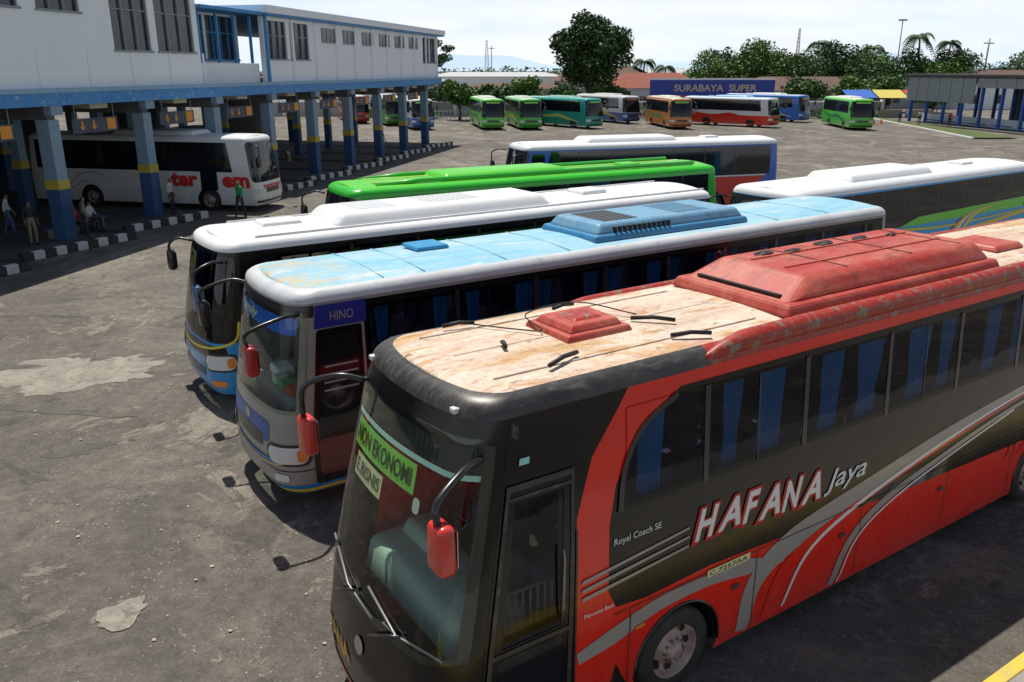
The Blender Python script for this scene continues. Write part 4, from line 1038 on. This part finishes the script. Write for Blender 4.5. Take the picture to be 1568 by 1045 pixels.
# ---------------------------------------------------------------- vegetation
def leafmat(name,c1,c2,c3):
    m,nt,b=newmat(name); o=objco(nt)
    c=mixn(nt,ramp(nt,noise(nt,.45,3,.5,o),.38,.62),c1,c2); c=mixn(nt,ramp(nt,noise(nt,3,3,.6,o),.5,.7),c,c3)
    nt.links.new(c,b.inputs['Base Color']); b.inputs['Roughness'].default_value=.6; return m
lm1=leafmat('foliage_dark',(.018,.050,.012),(.035,.09,.016),(.055,.12,.022))
lm2=leafmat('foliage_mid',(.03,.08,.012),(.06,.14,.02),(.09,.17,.025))
lm3=leafmat('foliage_light',(.05,.13,.016),(.10,.20,.025),(.13,.19,.035))
bark=pm('bark',(.12,.09,.065),.9,0,.6)
def leaves(name,blobs,n,size,mat,parent,flat=1):
    V=[];F=[]; vol=[b[3]*b[4]*b[5] for b in blobs]; tot=sum(vol)
    for bb,v in zip(blobs,vol):
        for _ in range(int(n*v/tot)):
            while True:
                d=Vector((random.gauss(0,1),random.gauss(0,1),random.gauss(0,1)))
                if d.length>.1: break
            d.normalize(); r=random.random()**.38*(1+random.uniform(-.08,.14))
            p=Vector((bb[0]+d.x*bb[3]*r,bb[1]+d.y*bb[4]*r,bb[2]+d.z*bb[5]*r))
            u=Vector((random.gauss(0,1),random.gauss(0,1),random.gauss(0,.6))).normalized()
            w=u.cross(Vector((random.gauss(0,1),random.gauss(0,1),random.gauss(0,1)))).normalized()
            s_=size*random.uniform(.6,1.3); k=len(V)
            V+=[p-u*s_,p-w*s_*.5,p+u*s_,p+w*s_*.5]; F.append((k,k+1,k+2,k+3))
    return mesh_obj(name,V,F,mat,parent)
def tree(name,x,y,h,cr,ch,mat,n=5000,size=.28,nb=16,trunk=None,flat=False,seed=0,core=True):
    random.seed(seed+int(x*13+y)); e=empty(name,(x,y,0)); th=trunk or h*.4; r0=h*.028
    tube('trunk',[(0,0,0),(.1,0,th*.5),(0,.1,th),(.1,0,h*.75)],[r0*1.4,r0,r0*.8,r0*.2],bark,e,8)
    cz=h-ch/2; bl=[]
    for k in range(nb):
        a=random.uniform(0,6.28); t=random.uniform(-1,1); rr=math.sqrt(max(0,1-t*t))*random.uniform(.45,.85)
        px,py,pz=cr*rr*math.cos(a),cr*rr*math.sin(a),cz+ch*.5*t*.75
        s_=cr*random.uniform(.22,.42); bl.append((px,py,pz,s_,s_,s_*(.5 if flat else .75)))
        if k%2==0: tube('limb',[(0,0,th*.8),(px*.4,py*.4,(th+pz)/2),(px,py,pz)],[r0*.5,r0*.3,r0*.1],bark,e,5)
    if core: bl.append((0,0,cz,cr*.62,cr*.62,ch*.36))
    leaves('foliage',bl,n,size,mat,e); return e
tree('large_tree',11.3,128,14.4,6.1,11.0,lm1,19000,.30,34,3.5,seed=3)
tree('flat_topped_tree',-11.6,130,10.6,3.6,4.2,lm2,2600,.26,14,6,True,1,False)
for x,y,h,cr,ch,mt,n in ((-6.8,112,4.8,2.6,3.2,lm3,2600),(2.0,118,5.4,3.0,3.4,lm3,2800),(-1.0,116,4.2,2.0,2.6,lm2,1800),(-13,116,5.2,2.6,3.6,lm2,2200),(14,124,4.6,3.4,3.2,lm2,2400),(7.2,122,4.2,2.6,3.0,lm2,2000),(-9.5,123,4.6,2.8,3.4,lm1,2400),(-4,125,4.4,2.8,3.4,lm2,2400),
    (33.5,148,9.6,5.0,7.4,lm3,4600),(41.5,150,11.0,5.8,8.4,lm3,5400),(38,154,10,5,7.4,lm2,4400),(46,152,9.6,5,7.4,lm2,4400),(49,146,9.2,4.8,7.2,lm2,4200),(55,150,11.2,5.4,8.4,lm1,5000),(62,152,10.4,5.0,8,lm3,4600),(59,147,8.6,4.6,6.6,lm2,4000),(69,150,9.8,4.8,7.4,lm2,4200),(76,152,10.6,5.0,8.0,lm1,4600),(72,148,8.4,4.6,6.4,lm3,3800),(52,131,5.4,3.6,4.2,lm3,3000),(58,134,5.8,3.6,4.6,lm2,3000),(38,138,5.0,3.0,3.6,lm2,2200),(64,131,5,3,4,lm3,2400),(84,160,9,5,7,lm2,3600),(96,165,9.4,6,7,lm1,3600),(45,134,5.6,3.8,4.6,lm2,3000),(104,170,9,6,7,lm2,3600)):
    tree('broadleaf_tree',x,y,h,cr,ch,mt,n,.26,16,h*.35)
def palm(x,y,h,fr=3.0,n=13):
    random.seed(int(x*7+y)); e=empty('palm_tree',(x,y,0)); lean=random.uniform(-.8,.8)
    tube('trunk',[(0,0,0),(lean*.3,0,h*.4),(lean*.7,0,h*.8),(lean,0,h)],[.22,.17,.14,.12],bark,e,7)
    V=[];F=[]
    for k in range(n):
        a=2*math.pi*k/n+random.uniform(-.2,.2); up=random.uniform(.1,1.0); d=Vector((math.cos(a),math.sin(a),0)); sd=Vector((-d.y,d.x,0)); pr=None
        for i in range(17):
            t=i/16; p=Vector((lean,0,h))+d*fr*t*(1-.25*t*up)+Vector((0,0,fr*(up*t-1.25*t*t)))
            if i>1:
                ll=fr*.28*math.sin(math.pi*min(1,t*.9+.1))+.1
                for s_ in (-1,1):
                    q=p+sd*s_*ll+Vector((0,0,-ll*.55))+d*.12; k0=len(V)
                    V+=[p-d*.1,p+d*.22,q]; F.append((k0,k0+1,k0+2))
            if pr is not None:
                k0=len(V); V+=[pr-sd*.05,pr+sd*.05,p+sd*.05,p-sd*.05]; F.append((k0,k0+1,k0+2,k0+3))
            pr=p
    mesh_obj('fronds',V,F,lm1,e)
for x,y,h,fr in ((25,142,6.6,2.6),(22.5,150,7.6,2.6),(70,150,11.6,3.2),(75.5,152,10.6,3.0),(66,160,10,3),(91,152,10.6,3.4),(45,160,9,2.6),(58,165,11,2.8)): palm(x,y,h,fr)
bl=[]; random.seed(5)
for k in range(120):
    x=-120+k*2.9+random.uniform(-1.5,1.5); r=random.uniform(2.0,4.2); bl.append((x,random.uniform(195,215),random.uniform(1.6,3.6),r*1.3,r,r))
leaves('distant_trees',bl,42000,.42,lm2,None)
bl=[(random.uniform(-25,45),random.uniform(114,119),.5,1.4,1.0,.8) for k in range(34)]
leaves('hedge',bl,9000,.16,lm2,None)
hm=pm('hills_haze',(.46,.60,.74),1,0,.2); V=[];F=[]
for k in range(81):
    x=-2400+k*60; h=42+22*math.sin(k*.21+1)+10*math.sin(k*.53)+5*math.sin(k*1.3); V+=[(x,3200,-5),(x,3400,h)]
for k in range(80): F.append((2*k,2*k+2,2*k+3,2*k+1))
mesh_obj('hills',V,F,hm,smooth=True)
# ---------------------------------------------------------------- people
skin=pm('skin',(.24,.12,.07),.6,0,.2); hair=pm('hair',(.012,.01,.01),.6); shoe=pm('shoes',(.03,.025,.02),.6)
def person(name,loc,head,pose,shirt,pants,h=1.66):
    k=h/1.7; sit=pose=='sit'
    J={}
    def a(n,p,r,l): J[n]=(Vector(p)*k,r*k,l)
    zb=-.46 if sit else 0
    a('pel',(0,0,.93+zb),.125,'p'); a('spi',(0,.02 if sit else 0,1.13+zb),.12,'s'); a('che',(0,.03 if sit else 0,1.32+zb),.14,'s'); a('nec',(0,.02,1.45+zb),.055,'k')
    a('hd',(0,.03,1.56+zb),.085,'k'); a('ht',(0,.015,1.645+zb),.085,'h'); a('ns',(0,.125,1.555+zb),.014,'k')
    for s_,q in ((-1,'l'),(1,'r')):
        a('sh'+q,(.17*s_,0,1.39+zb),.058,'s')
        if sit:
            a('el'+q,(.22*s_,.10,1.12+zb),.043,'s'); a('wr'+q,(.14*s_,.33,1.06+zb),.028,'k'); a('pa'+q,(.12*s_,.40,1.03+zb),.03,'k')
            a('hi'+q,(.09*s_,.02,.90+zb),.09,'p'); a('kn'+q,(.13*s_,.42,.50),.062,'p'); a('an'+q,(.13*s_,.40,.09),.042,'p'); a('to'+q,(.13*s_,.55,.04),.038,'f')
        else:
            st_=.12*s_ if pose=='walk' else .02
            a('el'+q,(.23*s_,-.02-st_*.4,1.12),.043,'s'); a('wr'+q,(.23*s_,.08-st_*.9,.89),.028,'k'); a('pa'+q,(.23*s_,.10-st_,.81),.03,'k')
            a('hi'+q,(.09*s_,0,.90),.092,'p'); a('kn'+q,(.10*s_,.03+st_,.50),.064,'p'); a('an'+q,(.11*s_,-.02+st_*1.6,.09),.042,'p'); a('to'+q,(.12*s_,.12+st_*1.6,.04),.038,'f')
        pa=J['pa'+q][0]/k; wr=J['wr'+q][0]/k; dd=(pa-wr).normalized(); si=Vector((0,1,0)) if not sit else Vector((s_,0,0))
        for i in range(4):
            b0=pa+si*(i-1.5)*.018; l=(.07,.08,.075,.06)[i]
            a('f%d'%i+q,b0+dd*l*.5,.009,'k'); a('g%d'%i+q,b0+dd*l*.95+Vector((-.012*s_,.008,0)),.008,'k')
        a('t0'+q,wr+dd*.04+si*.04,.011,'k'); a('t1'+q,wr+dd*.075+si*.052,.009,'k')
    E=[('pel','spi'),('spi','che'),('che','nec'),('nec','hd'),('hd','ht'),('hd','ns')]
    for q in 'lr':
        E+=[('che','sh'+q),('sh'+q,'el'+q),('el'+q,'wr'+q),('wr'+q,'pa'+q),('pel','hi'+q),('hi'+q,'kn'+q),('kn'+q,'an'+q),('an'+q,'to'+q),('wr'+q,'t0'+q),('t0'+q,'t1'+q)]
        for i in range(4): E+=[('pa'+q,'f%d'%i+q),('f%d'%i+q,'g%d'%i+q)]
    ks=list(J); me=bpy.data.meshes.new('tmp'); me.from_pydata([J[n][0] for n in ks],[(ks.index(x),ks.index(y)) for x,y in E],[])
    ob=bpy.data.objects.new('tmp',me); COL.objects.link(ob)
    md=ob.modifiers.new('s','SKIN'); 
    for i,n in enumerate(ks): me.skin_vertices[0].data[i].radius=(J[n][1],J[n][1]*(.8 if n in('che','spi','pel') else 1)); 
    me.skin_vertices[0].data[0].use_root=True
    sb_=ob.modifiers.new('u','SUBSURF'); sb_.levels=1
    dg=bpy.context.evaluated_depsgraph_get(); dg.update(); nm=bpy.data.meshes.new_from_object(ob.evaluated_get(dg)); bpy.data.objects.remove(ob)
    labs='kspfh'; nm.materials.clear()
    for m_ in (skin,shirt,pants,shoe,hair): nm.materials.append(m_)
    for p in nm.polygons:
        p.use_smooth=True; c=p.center; best=None
        for n in ks:
            d=(J[n][0]-c).length-J[n][1]
            if best is None or d<best[0]: best=(d,J[n][2],n)
        l=best[1]
        if l=='h' or (l=='k' and best[2]=='hd' and c.y<J['hd'][0].y-.03): l='h'
        p.material_index=labs.index(l)
    nm.name=name; ob=bpy.data.objects.new(name,nm); COL.objects.link(ob); ob.location=loc; ob.rotation_euler[2]=head
cl=lambda n,c: pm(n,c,.85)
wh=cl('cloth_white',(.6,.6,.6)); gn=cl('cloth_green',(.04,.35,.12)); dk=cl('cloth_dark',(.03,.03,.05)); bl_=cl('cloth_blue',(.05,.1,.3)); rdc=cl('cloth_red',(.4,.05,.05)); kh=cl('cloth_khaki',(.25,.2,.13))
person('standing_man',(-15.1,36.9,.15),-1.6,'stand',wh,dk)
person('standing_man',(-12.1,37.0,0),2.6,'walk',gn,dk)
person('standing_man',(-10.3,66.4,.15),-2.6,'stand',dk,dk)
person('walking_man',(-9.7,64,.15),-2.0,'walk',wh,kh)
bench=empty('waiting_bench',(-17.2,32.6,.15),BA)
box('seat',-.25,.25,-1.6,1.6,.40,.45,colb,bench,.01); 
for y in (-1.3,0,1.3): box('leg',-.2,.2,y-.04,y+.04,0,.4,steel,bench)
for i,(t,s1,s2) in enumerate(((-1.1,dk,bl_),(-.2,rdc,dk),(.7,wh,dk))):
    p=Vector((-17.2,32.6,.13))+Vector((.2235*t+.05,.97*t,0)); person('seated_person',tuple(p),-1.57+BA,'sit',s1,s2)
person('standing_man',(-18.5,34.0,.15),-1.7,'stand',bl_,dk)
person('standing_man',(-17.6,30.2,.15),-2.2,'stand',dk,kh)
person('standing_man',(-16.2,31.3,.15),-.9,'stand',kh,dk)
person('walking_man',(-19.5,32.0,.15),-1.2,'walk',wh,bl_)
person('standing_man',(-20.5,31.0,.15),-1.9,'stand',rdc,dk)
for p,s1 in (((47.5,100,.15),wh),((49,96,.16),rdc),((47,104,0),bl_)): person('standing_man',p,2.4,'stand',s1,dk)
# ---------------------------------------------------------------- camera, light, world
cam=bpy.data.cameras.new('camera'); co=bpy.data.objects.new('camera',cam); COL.objects.link(co)
co.location=(0,0,6.3); co.rotation_euler=(rad(90-18.12),0,0); cam.sensor_width=36; cam.lens=1271/1568*36; cam.clip_end=12000; cam.clip_start=.1
S.camera=co
sd=Vector((.17,-.36,-1)).normalized()
sun=bpy.data.lights.new('sun','SUN'); sun.energy=5.0; sun.angle=rad(.5); sun.color=(1,.95,.85)
so=bpy.data.objects.new('sun',sun); COL.objects.link(so); so.rotation_euler=sd.to_track_quat('-Z','Y').to_euler(); so.location=(0,0,50)
w=bpy.data.worlds.new('World'); S.world=w; w.use_nodes=True; nt=w.node_tree; bg=nt.nodes['Background']
sk=nt.nodes.new('ShaderNodeTexSky'); sk.sky_type='NISHITA'; sk.sun_disc=False
sk.sun_elevation=math.asin(-sd.z); sk.sun_rotation=math.atan2(-sd.x,-sd.y); sk.dust_density=1.0; sk.air_density=1.0
tc=nt.nodes.new('ShaderNodeTexCoord'); mp=nt.nodes.new('ShaderNodeMapping'); mp.inputs['Scale'].default_value=(2.2,2.2,14)
nt.links.new(tc.outputs['Generated'],mp.inputs[0])
sp=nt.nodes.new('ShaderNodeSeparateXYZ'); nt.links.new(tc.outputs['Generated'],sp.inputs[0])
haze=ramp(nt,sp.outputs[2],.06,.34,(1,1,1),(.03,.03,.03))
f=ramp(nt,noise(nt,2.2,7,.55,mp.outputs[0],.3),.30,.60)
cl_=mixn(nt,f,(12.6,14.6,16.4),(15.6,16.2,16.8))
c=mixn(nt,haze,sk.outputs[0],cl_)
nt.links.new(c,bg.inputs[0]); bg.inputs[1].default_value=.062
S.view_settings.view_transform='Standard'; S.view_settings.look='None'; S.view_settings.exposure=0
S.render.engine='CYCLES'
